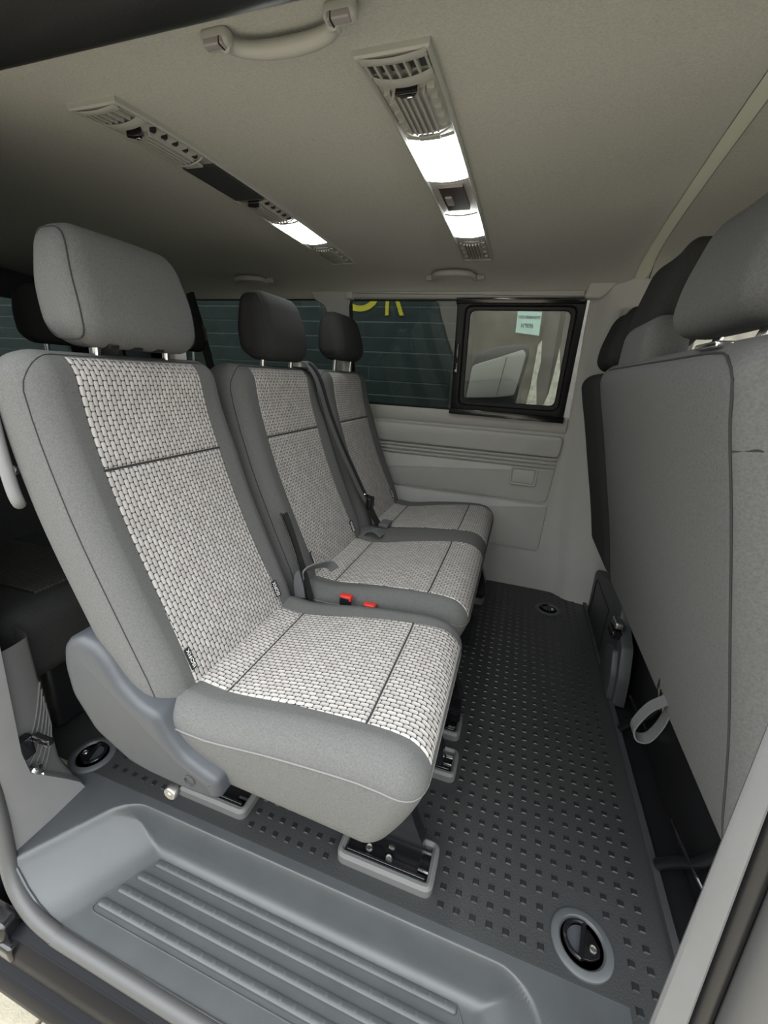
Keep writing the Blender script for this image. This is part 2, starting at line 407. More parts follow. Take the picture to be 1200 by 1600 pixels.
# ---- entry step: a moulded grey tray
RY1 = .496
rx0 = lambda y: -.742 - (.493 - y) * .63          # slanted rear side
rx1 = lambda y: .150 + (.496 - y) * .42
def step_sd(x, y):
    """signed distance into the well (positive inside), rounded corners, open towards the door"""
    r = .050; a0, a1 = rx0(y), rx1(y)
    dx = max(a0 + r - x, x - (a1 - r), 0); dy = max(y - (RY1 - r), 0)
    ins = min(x - a0, a1 - x, RY1 - y)
    if dx > 0 and dy > 0: return r - math.hypot(dx, dy)
    return ins
DEPTH = .092
def step_z(x, y):
    d = step_sd(x, y)
    if d <= 0: return -.0015
    zz = interp([(0, -.0015), (.003, -.003), (.007, -.014), (.013, -.048), (.019, -.074), (.028, -.0865), (.045, -.0912), (.1, -DEPTH)], min(d, .1))
    e = x - rx0(y)          # the rear side of the tray is a long soft ramp
    ramp = interp([(0, -.0015), (.004, -.004), (.012, -.016), (.05, -.052), (.09, -.079), (.13, -.0905), (.15, -DEPTH)], max(0, min(e, .15)))
    e2 = rx1(y) - x
    ramp2 = interp([(0, -.0015), (.004, -.004), (.012, -.020), (.04, -.064), (.07, -.086), (.10, -DEPTH)], max(0, min(e2, .10)))
    return max(zz, ramp, ramp2)
def axis_vals(spec):
    out = []
    for a, c, n in spec: out += [a + (c - a) * i / n for i in range(n)]
    out.append(spec[-1][1]); return out
yout = lambda x: interp([(-.95, .345), (-.90, .325), (-.85, .313), (-.80, .303), (-.74, .297), (-.65, .295), (.3, .294)], x)
xs = axis_vals([(-.96, -.88, 4), (-.88, -.57, 62), (-.57, .06, 16), (.06, .25, 44), (.25, .318, 5)])
vsn = axis_vals([(0, .5, 14), (.5, .85, 20), (.85, .985, 26), (.985, 1, 3)])
b = MB()
def stepf(u, v):
    x = xs[round(u * (len(xs) - 1))]; t = vsn[round(v * (len(vsn) - 1))]; y0 = yout(x); y = y0 + (.5125 - y0) * t
    return (x, y, step_z(x, y))
b.grid(stepf, len(xs) - 1, len(vsn) - 1)
step = struct(b.build('floor_step', 'step', angle=70), 'grey moulded plastic entry step tray with ribbed tread', 'step')
tz = -DEPTH
STP = lambda a, c, d: (a, c, d)
fo = rpoly([(-.696, .336), (.112, .336), (.040, .471), (-.640, .471)], .022, 5); fi = inset(fo, .0028)
b = MB(); b.frame(fo, fi, tz - .001, tz + .0020, STP, .0008); b.build('tread_outline', 'step', step)
for k in range(4):
    yy = .449 - k * .0315; x0 = -.632 - (.449 - yy) * .55; x1 = .046 + (.449 - yy) * .5
    L = rrect(x0, x1, yy - .0085, yy + .0085, .0084, 5)
    b = MB(); b.prism(L, tz - .001, tz + .0060, STP, .0050); rb = b.build('tread_rib', 'step', step)
    b = MB()
    for q in range(24):
        xq = x0 + .03 + q * .0285
        if xq < x1 - .01: b.rbox((xq, yy + .001, tz + .0060), (.0040, .0040, .0006), .0004, 1)
    tag(b.build('rib_dashes', 'step', rb), kind='stuff')
b = MB(); b.tube([(x, yout(x) + .003, max(step_z(x, yout(x) + .003), -.092) + .001) for x in [-.87 + .03 * k for k in range(40)]], .0030, 8); b.build('tray_edge_bead', 'step', step)

# ---- door sill: rubber seal, painted sill and lower lip
seal_path = spath([(-.905, .352, .62), (-.885, .337, .30), (-.872, .325, .10), (-.864, .316, .02), (-.850, .307, -.025), (-.825, .299, -.055), (-.78, .2915, -.080), (-.72, .288, -.093), (-.62, .287, -.097), (.10, .286, -.097), (.20, .30, -.092)], 8)
b = MB(); b.tube(seal_path, .0145, 12); seal = struct(b.build('trim_1', 'seal'), 'grey rubber door seal along the step edge', 'trim')
b = MB(); b.prism([(.29, -.105), (.262, -.112), (.250, -.135), (.247, -.165), (.252, -.19), (.30, -.20)], -1.1, .6, lambda a, c, d: (d, a, c))
sill = struct(b.build('wall_near_sill', 'paint', angle=25), 'glossy black painted door sill below the step', 'sill')
b = MB(); b.tube([(-1.1, .2645, -.114), (.6, .2645, -.114)], .0028, 8); b.build('sill_seam', 'paint', sill)
b = MB(); b.prism([(.252, -.19), (.236, -.200), (.228, -.220), (.229, -.245), (.242, -.262), (.30, -.27)], -1.6, .6, lambda a, c, d: (d, a, c))
b = b.build('lower_lip', 'paint', sill, angle=25)
b = MB(); b.tube([(-1.6, .2425, -.199), (.6, .2425, -.199)], .003, 8); b.build('lip_edge', 'paint', sill)
b = MB()
b.rbox((-.86, .268, -.105), (.055, .02, .03), .012, 3); b.rbox((-.835, .255, -.135), (.05, .012, .02), .008, 3)
b.build('latch_block', 'black_gloss', sill)

# ---- paving outside the door: separate slabs on a bed
b = MB(); b.rbox((-.6, -.9, -.55), (5.0, 2.2, .03), .005, 1); pav = struct(b.build('floor_outside', 'grout'), 'beige paving outside the open sliding door', 'paving')
for i in range(-6, 5):
    for j in range(-4, 4):
        b = MB(); b.rbox((-.86 + i * .405 + .2, .30 + j * .405 - .2, -.512), (.197, .197, .012), .004, 1)
        b.build('paving_slab', 'tile', pav)
b = MB(); b.rbox((-.6, -13.6, -.55), (14, 10.5, .03), .005, 1); struct(b.build('floor_street', 'tile'), 'beige street paving further outside the van', 'paving')

# ---- headliner
HP = [(.482, 1.322), (.495, 1.334), (.52, 1.3415), (.56, 1.350), (.62, 1.3585), (.74, 1.3685), (.95, 1.374), (1.16, 1.3755), (1.38, 1.374), (1.55, 1.3695), (1.66, 1.362), (1.74, 1.353), (1.80, 1.338), (1.845, 1.316), (1.868, 1.285)]
HPZ = [(y, z) for y, z in HP]
hz = lambda y: interp(HPZ, y)
xe = lambda y: .30 + (y - .915) * .062
def head(u, v):
    i = v * (len(HP) - 1); k = min(int(i), len(HP) - 2); t = i - k
    y = HP[k][0] * (1 - t) + HP[k + 1][0] * t; z = hz(y)
    e = xe(y); pts = [(-2.45, 0), (-1.8, 0), (-1.1, 0), (-.5, 0), (e - .11, 0), (e - .080, .003), (e - .06, .010), (e - .040, .022), (e - .016, .042), (e, .058)]
    x, dz = pts[round(u * (len(pts) - 1))]
    return (x, y, z + dz)
b = MB(); b.grid(head, 9, (len(HP) - 1) * 3)
ceil = struct(b.build('ceiling', 'headliner', angle=70), 'grey felt van headliner', 'ceiling')
def head2(u, v):
    y = HP[0][0] + (HP[-1][0] - HP[0][0]) * v; x = xe(y) + .002 + u * 1.0
    return (x, y, hz(y) + .0600 - .02 * u - .10 * u * u)
b = MB(); b.grid(head2, 8, 24); struct(b.build('ceiling_front', 'headliner', angle=70), 'grey felt headliner over the front seats', 'ceiling')
def lit_edge(u, v):  # added strip over the headliner edge; light falling there is in its colour
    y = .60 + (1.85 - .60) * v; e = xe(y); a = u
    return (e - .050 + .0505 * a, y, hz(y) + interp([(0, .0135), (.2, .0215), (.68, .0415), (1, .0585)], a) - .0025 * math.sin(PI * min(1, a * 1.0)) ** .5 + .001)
b = MB(); b.grid(lit_edge, 8, 24); struct(b.build('lit_edge_strip', 'lit_edge', angle=70), 'added pale strip with the light on the headliner front edge put into its colour', 'trim')
# outer roof skin keeps daylight out
b = MB(); b.prism([(.25, 1.33), (.33, 1.44), (.6, 1.50), (1.16, 1.515), (1.72, 1.50), (1.98, 1.44), (2.03, 1.33), (1.99, 1.33), (1.94, 1.42), (1.7, 1.47), (1.16, 1.485), (.62, 1.47), (.37, 1.42), (.30, 1.33)], -2.5, 1.33, lambda a, c, d: (d, a, c))
struct(b.build('ceiling_roof_skin', 'paint', angle=50), 'black painted roof skin above the headliner', 'roof')
# sliding door roof track along the near roof edge
b = MB()
b.prism(rpoly([(.462, 1.306), (.44, 1.290), (.40, 1.286), (.35, 1.30), (.33, 1.34), (.36, 1.375), (.49, 1.345), (.488, 1.326)], .014, 4), -1.15, .42, lambda a, c, d: (d, a, c))
track = struct(b.build('trim_2', 'rail', angle=50), 'black rubber seal and door track along the roof edge', 'trim')

# ---- far side wall
def yw(z): return 1.99 - .03 * sstep(.0, .84, z) if z < .845 else 1.957 - (z - .845) * .185
WF = lambda a, c, d: (a, yw(c) - d, c)       # (x, z, depth towards the cabin)
prof = [(0.0), .1, .2, .3, .4, .5, .6, .7, .78, .83]
b = MB()
b.prism([(-2.45, 0), (.20, 0), (.20, .3), (.20, .6), (.20, .842), (-2.45, .842), (-2.45, .6), (-2.45, .3)], -.03, 0.0, WF)
wall = struct(b.build('wall_far', 'trim', angle=30), 'pale grey plastic side trim under the far windows', 'wall')
# window sill ledge
b = MB()
b.loft([[(x, yw(z) - d, z) for z, d in ((.775, .0), (.786, .010), (.815, .014), (.836, .014), (.846, .006), (.846, -.03))] for x in (-2.45, .19)], closed=False)
b.build('sill_ledge', 'trim', wall)
# upper armrest band, grooves, mid panel, lower panel
b = MB(); b.prism(rpoly([(-1.6, .675), (.182, .669), (.187, .762), (-1.6, .768)], [.002, .022, .022, .002], 6), -.002, .024, WF, .012); b.build('armrest_band', 'trim', wall)
for zz in (.659, .641, .623):
    b = MB(); b.prism(rpoly([(-1.6, zz - .006), (.180, zz - .006), (.180, zz + .006), (-1.6, zz + .006)], .004, 3), -.001, .012, WF, .0045); b.build('groove_rib', 'trim', wall)
b = MB(); b.prism(rpoly([(-1.6, .452), (.165, .452), (.176, .612), (-1.6, .612)], [.002, .03, .004, .002], 6), -.001, .009, WF, .004); b.build('middle_panel', 'trim', wall)
b = MB(); b.frame(rrect(-.012, .108, .525, .612, .014, 5), rrect(-.0035, .0995, .5335, .6035, .011, 5), .006, .0175, WF, .003); b.build('cover_frame', 'trim', wall)
b = MB(); b.prism(rrect(.0005, .0955, .5375, .5995, .009, 5), .006, .0135, WF, .003); b.build('access_cover', 'trim', wall)
b = MB(); b.prism(rpoly([(-1.6, .205), (.170, .205), (.174, .440), (-1.6, .440)], [.002, .022, .004, .002], 6), -.001, .009, WF, .005); b.build('lower_panel', 'trim', wall)
# pillar behind the front seats (far side): deep moulded column
def pill(u, v):
    z = v * 1.345
    c = [(.193, .000), (.206, .003), (.222, .012), (.245, .034), (.268, .047), (.30, .052), (.34, .053), (.38, .045), (.42, .03)]
    x, d = c[round(u * (len(c) - 1))]
    flare = .09 * sstep(.62, 0, z) * max(0, (x - .193) / .36)
    xs_ = x + .055 * sstep(.75, 0, z) * (1 if u > 0 else .0) - .012 * sstep(.84, 1.3, z)
    return (xs_ + flare * .35, yw(min(z, 1.30)) - d - flare * .5, z)
b = MB(); b.grid(pill, 8, 30); pillar = struct(b.build('wall_far_pillar', 'trim', angle=60), 'pale grey plastic pillar trim between far window and front seats', 'pillar')
b = MB(); b.prism(rpoly([(.155, 1.285), (.215, 1.285), (.26, 1.338), (.215, 1.338), (.165, 1.335)], .012, 4), .0, .05, lambda a, c, d: (a, yw(c) - d, c), .006); b.build('pillar_cap', 'trim', pillar)
b = MB(); b.frame(rrect(.285, .335, 1.17, 1.25, .012, 4), rrect(.289, .331, 1.174, 1.246, .009, 4), .05, .064, WF, .001); b.build('belt_slot', 'trim', pillar)
# rail above the window
b = MB(); b.prism(rpoly([(-.80, 1.288), (.160, 1.288), (.160, 1.314), (-.80, 1.314)], .003, 2), .0, .030, WF, .006); rail = struct(b.build('trim_3', 'trim'), 'pale grey plastic rail over the far window', 'trim')
# pillar between the two far windows
b = MB()
b.loft([[(x0, yw(z) - .002, z), (x0 + .012, yw(z) - .03, z), (x1 - .012, yw(z) - .03, z), (x1, yw(z) - .002, z)] for z, x0, x1 in
        ((.845, -.885, -.80), (.95, -.885, -.80), (1.1, -.89, -.80), (1.2, -.90, -.80), (1.26, -.925, -.80), (1.29, -.975, -.79), (1.315, -.985, -.79))], closed=False)
pc = struct(b.build('wall_far_centre_pillar', 'trim', angle=50), 'pale grey plastic pillar between the two far side windows', 'pillar')
b = MB(); b.prism(rrect(-.812, -.775, 1.285, 1.315, .008, 4), .0, .042, WF, .006); b.build('rail_end_cap', 'trim', pc)
# rear far pillar and header
b = MB(); b.prism([(-2.45, .84), (-2.25, .84), (-2.2, 1.30), (-2.45, 1.30)], -.02, .03, WF); struct(b.build('wall_far_rear_pillar', 'trim'), 'grey trim pillar at the far rear corner', 'pillar')
# rear: tailgate with window opening
b = MB()
b.frame([(.33, -.05), (2.0, -.05), (1.87, 1.40), (.45, 1.40)], [(.5, .80), (1.83, .80), (1.75, 1.24), (.58, 1.24)], -2.45, -2.48, lambda a, c, d: (d, a, c))
tg = struct(b.build('wall_rear', 'dark_grey'), 'dark tailgate with rear window at the back of the van', 'wall')
b = MB(); b.prism([(.5, .80), (1.83, .80), (1.75, 1.24), (.58, 1.24)], -2.462, -2.467, lambda a, c, d: (d, a, c)); b = struct(b.build('window_3', 'glass_tint'), 'dark tinted tailgate window', 'window')
# near side rear body side (behind the door opening)
b = MB()
b.frame([(-2.47, -.1), (-.88, -.1), (-.92, 1.36), (-2.47, 1.36)], [(-2.2, .86), (-1.08, .86), (-1.10, 1.24), (-2.2, 1.24)], .33, .345, lambda a, c, d: (a, d + .13 * max(0, c - .8) / .5, c))
ns = struct(b.build('wall_near', 'trim'), 'pale grey side wall behind the sliding door opening', 'wall')
b = MB(); b.prism([(-2.2, .86), (-1.08, .86), (-1.10, 1.24), (-2.2, 1.24)], .336, .340, lambda a, c, d: (a, d + .13 * max(0, c - .8) / .5, c)); struct(b.build('window_4', 'glass_tint'), 'dark tinted side window on the near side', 'window')
b = MB()
b.frame([(-2.49, -.3), (-.90, -.3), (-.94, 1.40), (-2.49, 1.40)], [(-2.2, .86), (-1.08, .86), (-1.10, 1.24), (-2.2, 1.24)], .312, .322, lambda a, c, d: (a, d + .13 * max(0, c - .8) / .5, c))
struct(b.build('wall_near_skin', 'paint'), 'black painted outer body side behind the sliding door opening', 'wall')
# near rear door-jamb trim (left edge of the picture)
b = MB()
jl = [(z, xj, y0, y1) for z, xj, y0, y1 in ((-.005, -.862, .322, .486), (.02, -.866, .326, .478), (.06, -.868, .328, .452), (.10, -.868, .329, .425), (.14, -.868, .330, .397), (.20, -.868, .331, .392), (.45, -.872, .336, .408), (.8, -.88, .345, .43), (1.25, -.90, .42, .46))]
b.loft([[(xj - .02, y0, z), (xj, y0 + .008, z), (xj, (y0 + y1) / 2, z), (xj - .004, y1 - .006, z), (xj - .016, y1, z), (xj - .05, y1 + .004, z)] for z, xj, y0, y1 in jl], closed=False)
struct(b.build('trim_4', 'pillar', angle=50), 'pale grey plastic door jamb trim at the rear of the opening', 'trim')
# B pillar, right foreground
b = MB()
BPZ = (-.15, .1, .25, .45, .71, 1.0, 1.3)
bin_ = lambda z: .2625 - .0205 * (z - .2155)
bout = lambda z: .2870 - .052 * (z - .29) if z < .8 else .2605
by_ = lambda z: .372 + .010 * max(0, z) + .04 * max(0, z - .8)
b.loft([[(bin_(z) + .05, by_(z) + .055, z), (bin_(z) + .004, by_(z) + .020, z), (bin_(z), by_(z) + .012, z), (bin_(z) + .002, by_(z) + .008, z), (bout(z) - .003, by_(z) - .002, z), (bout(z), by_(z), z), (bout(z) + .002, by_(z) + .006, z), (bout(z) + .03, by_(z) + .02, z)] for z in BPZ], closed=False)
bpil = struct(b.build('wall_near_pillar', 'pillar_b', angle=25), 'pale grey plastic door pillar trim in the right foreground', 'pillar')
b = MB(); b.tube([(bout(z) + .013, by_(z) + .006, z) for z in BPZ], .010, 10); b.build('pillar_seal', 'black_plastic', bpil)
b = MB(); b.tube([(bout(z) + .040, by_(z) - .006, z) for z in BPZ], .020, 12); b.build('door_rubber', 'seal', bpil)

# ---- cab shell ahead of the front seats (only lets daylight in as the windscreen does)
b = MB(); b.frame([(.40, -.1), (1.5, -.1), (1.5, .82), (1.05, 1.36), (.40, 1.36)], [(.56, .80), (1.42, .80), (1.40, .86), (1.02, 1.26), (.56, 1.26)], 1.985, 2.0, lambda a, c, d: (a, d - .13 * max(0, c - .8) / .5, c))
struct(b.build('wall_front_far', 'trim'), 'pale grey front door trim on the far side', 'wall')
# (the near front door stands open, so there is no door trim on that side)
b = MB(); b.tube([(1.5, .34, .82), (1.27, .40, 1.20), (1.02, .46, 1.34)], .03, 8); struct(b.build('wall_front_near_pillar', 'pillar'), 'grey windscreen pillar on the near side', 'pillar')
b = MB(); b.rbox((1.45, 1.16, .45), (.18, .83, .47), .08, 3); struct(b.build('wall_front', 'dark_grey'), 'dark dashboard and bulkhead ahead of the front seats', 'dashboard')
b = MB(); b.add([(1.5, .34, .92), (1.5, 1.98, .92), (1.27, 1.86, 1.31), (1.27, .46, 1.31)], [(0, 1, 2, 3)]); struct(b.build('window_5', 'glass_clear'), 'clear windscreen', 'window')

# ---- far windows
FR = 'frame_black'
b = MB(); b.frame(rrect(-.315, .170, .832, 1.288, .012, 5), rrect(-.281, .142, .868, 1.262, .03, 5), .002, .030, WF, .004)
w1 = struct(b.build('window_1', FR), 'sliding window in a thick black frame on the far side', 'window')
b = MB(); b.frame(rrect(-.281, .142, .868, 1.262, .03, 5), rrect(-.262, .124, .889, 1.247, .026, 5), .004, .018, WF, .003); b.build('sash_frame', FR, w1)
b = MB(); b.prism(rrect(-.266, .128, .885, 1.251, .02, 5), .006, .010, WF); b.build('sliding_pane', 'glass_slide', w1)
b = MB(); b.prism([(-.32, .826), (.172, .820), (.172, .846), (-.32, .850)], .0, .036, WF, .004); b.build('lower_track', 'black_gloss', w1)
b = MB(); b.prism([(-.32, 1.268), (.165, 1.268), (.165, 1.290), (-.32, 1.290)], .0, .036, WF, .004); b.build('upper_track', 'black_gloss', w1)
b = MB(); b.prism(rrect(-.309, -.293, 1.06, 1.12, .004, 3), .028, .042, WF, .003); o = b.build('slide_latch', 'black_gloss', w1)
b = MB(); b.prism(rrect(-.309, -.293, 1.00, 1.045, .004, 3), .028, .040, WF, .003); o = b.build('slide_latch', 'black_gloss', w1)
b = MB(); b.prism(rrect(-.306, -.297, 1.006, 1.016, .002, 2), .040, .043, WF, .001); b.build('latch_button', 'steel', o)
b = MB(); b.frame([(-.815, .832), (-.30, .832), (-.30, 1.292), (-.815, 1.292)], [(-.79, .850), (-.318, .848), (-.318, 1.282), (-.79, 1.282)], .0, .010, WF, .002)
w2 = struct(b.build('window_2', FR), 'fixed dark tinted window pane beside the sliding window', 'window')
b = MB(); b.prism([(-.80, .842), (-.306, .842), (-.306, 1.288), (-.80, 1.288)], .002, .006, WF); b.build('fixed_pane', 'glass_tint', w2)
b = MB(); b.frame([(-2.28, .832), (-.86, .832), (-.90, 1.30), (-2.22, 1.30)], [(-2.25, .86), (-.885, .86), (-.92, 1.285), (-2.2, 1.285)], .0, .010, WF, .002)
w3 = struct(b.build('window_6', FR), 'dark tinted rear side window on the far side', 'window')
b = MB(); b.prism([(-2.26, .85), (-.875, .85), (-.91, 1.29), (-2.21, 1.29)], .002, .006, WF); b.build('tinted_pane', 'glass_tint', w3)

# ================================================================== SEATS
def curve_frame(spine, side):
    """spine: (z, x) points of the visible face; returns surface point for height param v (0..L by z) and depth w along the face normal"""
    def f(z, w):
        e = .004; dx = (interp(spine, z + e) - interp(spine, z - e)) / (2 * e)
        n = Vector((1, -dx)).normalized() * side
        return interp(spine, z) + n.x * w, z + n.y * w
    return f
def edge_drop(u, v, hw, L, r):
    e = math.hypot(max(0, abs(u) - (hw - r)), max(0, v - (L - r), r - v)); e = min(e, r)
    return -(r - math.sqrt(max(0, r * r - e * e)))
def slab(spine, side, yc, hw, z0, z1, T, r, bulge=None, taper=None):
    """a padded backrest: rounded slab bent along the spine; visible face at w = 0, rear at w = -T"""
    L = z1 - z0; cf = curve_frame(spine, side)
    def P(u, v, w):
        if bulge: w = w + bulge(u, v) * max(0, min(1, (w + T) / T))
        if taper: u = u * taper(v)
        x, z = cf(z0 + v, w); return (x, yc + u, z)
    def fn(q): return P(q.x, q.y + L / 2, q.z - T / 2)
    def surf(u, v, off=0.0): return P(u, v, edge_drop(u, v, hw, L, r) + off)
    return P, fn, surf, L
def slab_mesh(fn, hw, L, T, r, sub=(14, 18, 3)):
    b = MB(); b.rbox((0, 0, 0), (hw, L / 2, T / 2), r, 6, sub, fn); return b
def patch(surf, u0, u1, v0, v1, nu, nv, off=.0032, lip=.005, uvo=(0, 0), ufun=None):
    """an inset cloth panel lying on a padded surface, its rim tucked in"""
    def f(i, j):
        u = u0 + (u1 - u0) * i; v = v0 + (v1 - v0) * j
        if ufun: u = ufun(i, v)
        return u, v
    us = [0, .008, .025] + [.025 + .95 * k / nu for k in range(1, nu)] + [.975, .992, 1]
    w = abs(v1 - v0); e1, e2 = min(.3, .0022 / w), min(.3, .007 / w)
    vs_ = [0, e1, e2] + [e2 + (1 - 2 * e2) * k / nv for k in range(1, nv)] + [1 - e2, 1 - e1, 1]
    n, m = len(us) - 1, len(vs_) - 1
    def edge(k, K): return -lip if k in (0, K) else (off * .55 if k in (1, K - 1) else off)
    b = MB()
    def pos(a, c):
        i, j = round(a * n), round(c * m); u, v = f(us[i], vs_[j]); return surf(u, v, min(edge(i, n), edge(j, m)))
    def uvf(a, c):
        i, j = round(a * n), round(c * m); u, v = f(us[i], vs_[j]); return (u + uvo[0], v + uvo[1])
    b.grid(pos, n, m, uvf); return b

BACK_SPINE = [(.30, -.474), (.36, -.495), (.42, -.519), (.50, -.552), (.60, -.593), (.70, -.632), (.79, -.661), (.88, -.685), (.99, -.702)]
def isofix(parent, surf, u, v, flip=1):
    p = Vector(surf(u, v, .004)); du = (Vector(surf(u + .002, v, .004)) - Vector(surf(u - .002, v, .004))).normalized(); dv = (Vector(surf(u, v + .002, .004)) - Vector(surf(u, v - .002, .004))).normalized()
    n = dv.cross(-du).normalized() if dv.cross(-du).x > 0 else dv.cross(du).normalized()
    fn = lambda a, c, d: p + du * a + dv * c + n * (d + .0015)
    b = MB(); b.prism(rrect(-.0075, .0075, -.021, .021, .001, 2), -.002, .001, fn); t = b.build('isofix_tag', 'label_black', parent); t['label'] = 'black cloth tag reading ISOFIX'
    text_mesh('tag_lettering', 'ISOFIX', .0125, 'white_print', t, lambda a, c, d: fn(-c, a, d + .0015), .0003)
def seat_back(parent, yc, hw, iw, cloth='fabric', tags=(), weave='weave_back', z1=.992):
    T = .115; r = .05
    bulge = lambda u, v: .013 * sstep(iw - .012, iw + .03, abs(u)) * sstep(.0, .12, v) * (1 - .6 * sstep(.42, .62, v)) + .008 * math.exp(-((v - .12) / .10) ** 2) * (1 - (u / hw) ** 2)
    P, fn, surf, L = slab(BACK_SPINE, 1, yc, hw, .335, z1, T, r, bulge, lambda v: 1 - .035 * sstep(.40, .66, v))
    body = slab_mesh(fn, hw, L, T, r).build('backrest', cloth, parent, angle=80)
    vs0 = .795 - .335
    wob = lambda i, v: (-1 + 2 * i) * (iw * (1.0 + .04 * sstep(.25, .05, v)))
    patch(surf, -iw, iw, vs0 + .0004, L - .012, 14, 12, ufun=wob).build('woven_upper_panel', weave, body, angle=80)
    patch(surf, -iw, iw, 0.045, vs0 - .0004, 14, 20, ufun=wob).build('woven_lower_panel', weave, body, angle=80)
    b = MB(); b.tube([surf(-iw + 2 * iw * k / 12, vs0, .0002) for k in range(13)], .0016, 6); b.build('cross_seam', 'seam', body)
    # seam running round the edge of the front cushion
    us = hw - .007; R = .055; half = [(-us, .045 + (L - .105 - R + .05) * k / 14) for k in range(15)]
    half += [(-us + R - R * math.cos(PI / 2 * k / 6), L - .010 - R + R * math.sin(PI / 2 * k / 6)) for k in range(1, 7)]
    full = half + [(-us + R + (2 * us - 2 * R) * k / 10, L - .010) for k in range(1, 10)] + [(-a, c) for a, c in reversed(half)]
    b = MB(); b.tube([surf(a, c, .0003) for a, c in full], .0010, 6); b.build('edge_seam', 'seam', body)
    for (u, v) in tags: isofix(body, surf, u, v)
    return body, surf, L
def headrest(parent, c, hx=.05, hy=.143, hz_=.092, cloth='fabric_dark', posts=True, lean=.10, seam=True, drop=.06, side=1):
    cx, cy, cz = c
    def fn(q):
        t = (q.z + hz_) / (2 * hz_)
        x = q.x * (1.0 - .30 * sstep(.35, 1.0, t) - .10 * sstep(.3, 0, t)) - .03 * (q.y / hy) ** 2 * side * .35
        y = q.y * (1 - .10 * sstep(.45, 1, t) - .04 * sstep(.25, 0, t))
        return Vector((x - lean * (q.z) * side, y, q.z))
    b = MB(); b.rbox(c, (hx, hy, hz_), .040, 6, (4, 10, 8), fn); h = b.build('headrest', cloth, parent, angle=80)
    if seam:
        for s in (-1, 1):
            uu = hy - .012; dr = .040 - math.sqrt(.040 ** 2 - .028 ** 2); L = rrect(-hx + dr - .0003, hx - dr + .0003, -hz_ + dr - .0003, hz_ - dr + .0003, .040 - dr, 6)
            path = []
            for k in range(len(L)):
                (a, d), (a2, d2) = L[k], L[(k + 1) % len(L)]; n = max(1, int(math.hypot(a2 - a, d2 - d) / .008))
                for i in range(n): path.append(Vector(c) + fn(Vector((a + (a2 - a) * i / n, s * uu, d + (d2 - d) * i / n))))
            b = MB(); b.tube(path, .0013, 6, closed=True); b.build('headrest_seam', 'seam', h)
    if posts:
        for s in (-1, 1):
            b = MB(); z0 = cz - hz_ - drop; b.tube([(cx + (-lean * (z0 - cz) * .9) * side - .012 * (side > 0 and lean > 0), cy + s * .078, z0), (cx + .004, cy + s * .078, cz - hz_ + .02)], .0075, 10); b.build('headrest_post', 'chrome', parent)
    return h
def cushion(parent, yc, hw, panels, xb=-.575, xf=-.045, cloth='fabric', weave='weave_seat'):
    """seat cushion with woven top panels; panels = (centre offset, half width rear, half width front)"""
    zb, zt = .212, .432; lx = (xf - xb) / 2; cx = (xf + xb) / 2; hz2 = (zt - zb) / 2; cz = (zt + zb) / 2; r = .052
    def top(x, u):
        bol = 0
        d = min(abs(u - p[0]) - (p[1] + p[2]) / 2 for p in panels)
        bol = .010 * sstep(-.015, .03, d) * sstep(-.05, -.13, x)
        return interp([(-.58, -.034), (-.50, -.026), (-.44, -.030), (-.30, -.008), (-.165, .006), (-.10, .006), (-.045, -.004)], x) + bol
    def P(x, u, zz):
        t = max(0.0, min(1.0, (zz + hz2) / (2 * hz2)))   # 0 bottom, 1 top
        X = cx + x
        k = max(0.0, min(1.0, (x + lx) / (2 * lx)))
        Xs = X - .085 * k ** 2 * (1 - t) ** 1.6
        return (Xs, yc + u * (1 - .10 * (1 - t) ** 2 * (1 if hw < .3 else .4)), cz + zz + top(X, u) * sstep(0, 1, t) + .03 * (1 - k) * (1 - t))
    b = MB(); b.rbox((0, 0, 0), (lx, hw, hz2), r, 6, (16, 18 if hw < .3 else 34, 5), lambda q: P(q.x, q.y, q.z))
    body = b.build('seat_cushion', cloth, parent, angle=80)
    def drop(x, u):
        e = math.hypot(max(0, abs(x) - (lx - r)), max(0, abs(u) - (hw - r))); e = min(e, r * .995)
        return -(r - math.sqrt(max(0, r * r - e * e)))
    def surf(u, xx, off=0.0):
        x = xx - cx; return P(x, u, hz2 + drop(x, u) + off)
    segs = [(-.535, -.4434), (-.4426, -.1654), (-.1646, -.0495)]
    for p, w0, w1 in panels:
        hwid = lambda X, w0=w0, w1=w1: interp([(-.54, w0), (-.44, w0 + .002), (-.17, w1 - .004), (-.045, w1)], X)
        for k, (a, c) in enumerate(segs):
            patch(surf, 0, 1, a, c, 16, 10, ufun=lambda i, v, p=p: p + (-1 + 2 * i) * hwid(v), uvo=(.003 * k, .0)).build('woven_seat_panel', 'weave_seat' if weave == 'weave_seat' else weave, body, angle=80)
        for X in (-.443, -.165):
            b = MB(); b.tube([surf(p + (-1 + 2 * k / 10) * hwid(X), X, .0000) for k in range(11)], .0010, 6); b.build('panel_seam', 'seam', body)
    # piping round the cushion
    zz = hz2 - r * .95
    per = []
    for a, d in rrect(-lx + .0005, lx + .0008, -hw - .0008, hw + .0008, r * 1.25, 8): per.append((a, d))
    dense = []
    for i in range(len(per)):
        p, q = per[i], per[(i + 1) % len(per)]; n = max(1, int(math.hypot(q[0] - p[0], q[1] - p[1]) / .04))
        for k in range(n): dense.append((p[0] + (q[0] - p[0]) * k / n, p[1] + (q[1] - p[1]) * k / n))
    b = MB(); b.tube([P(a, d, zz) for a, d in dense], .0015, 6, closed=True); b.build('cushion_piping', 'piping', body)
    return body, surf

# UVs of seat panels hold (lateral, along x); weave_seat wants length along x first -> swap
M['weave_seat'] = m_weave('woven_seat_cloth_panels', (0.43, 0.41, 0.385), (0.355, 0.335, 0.32), True)

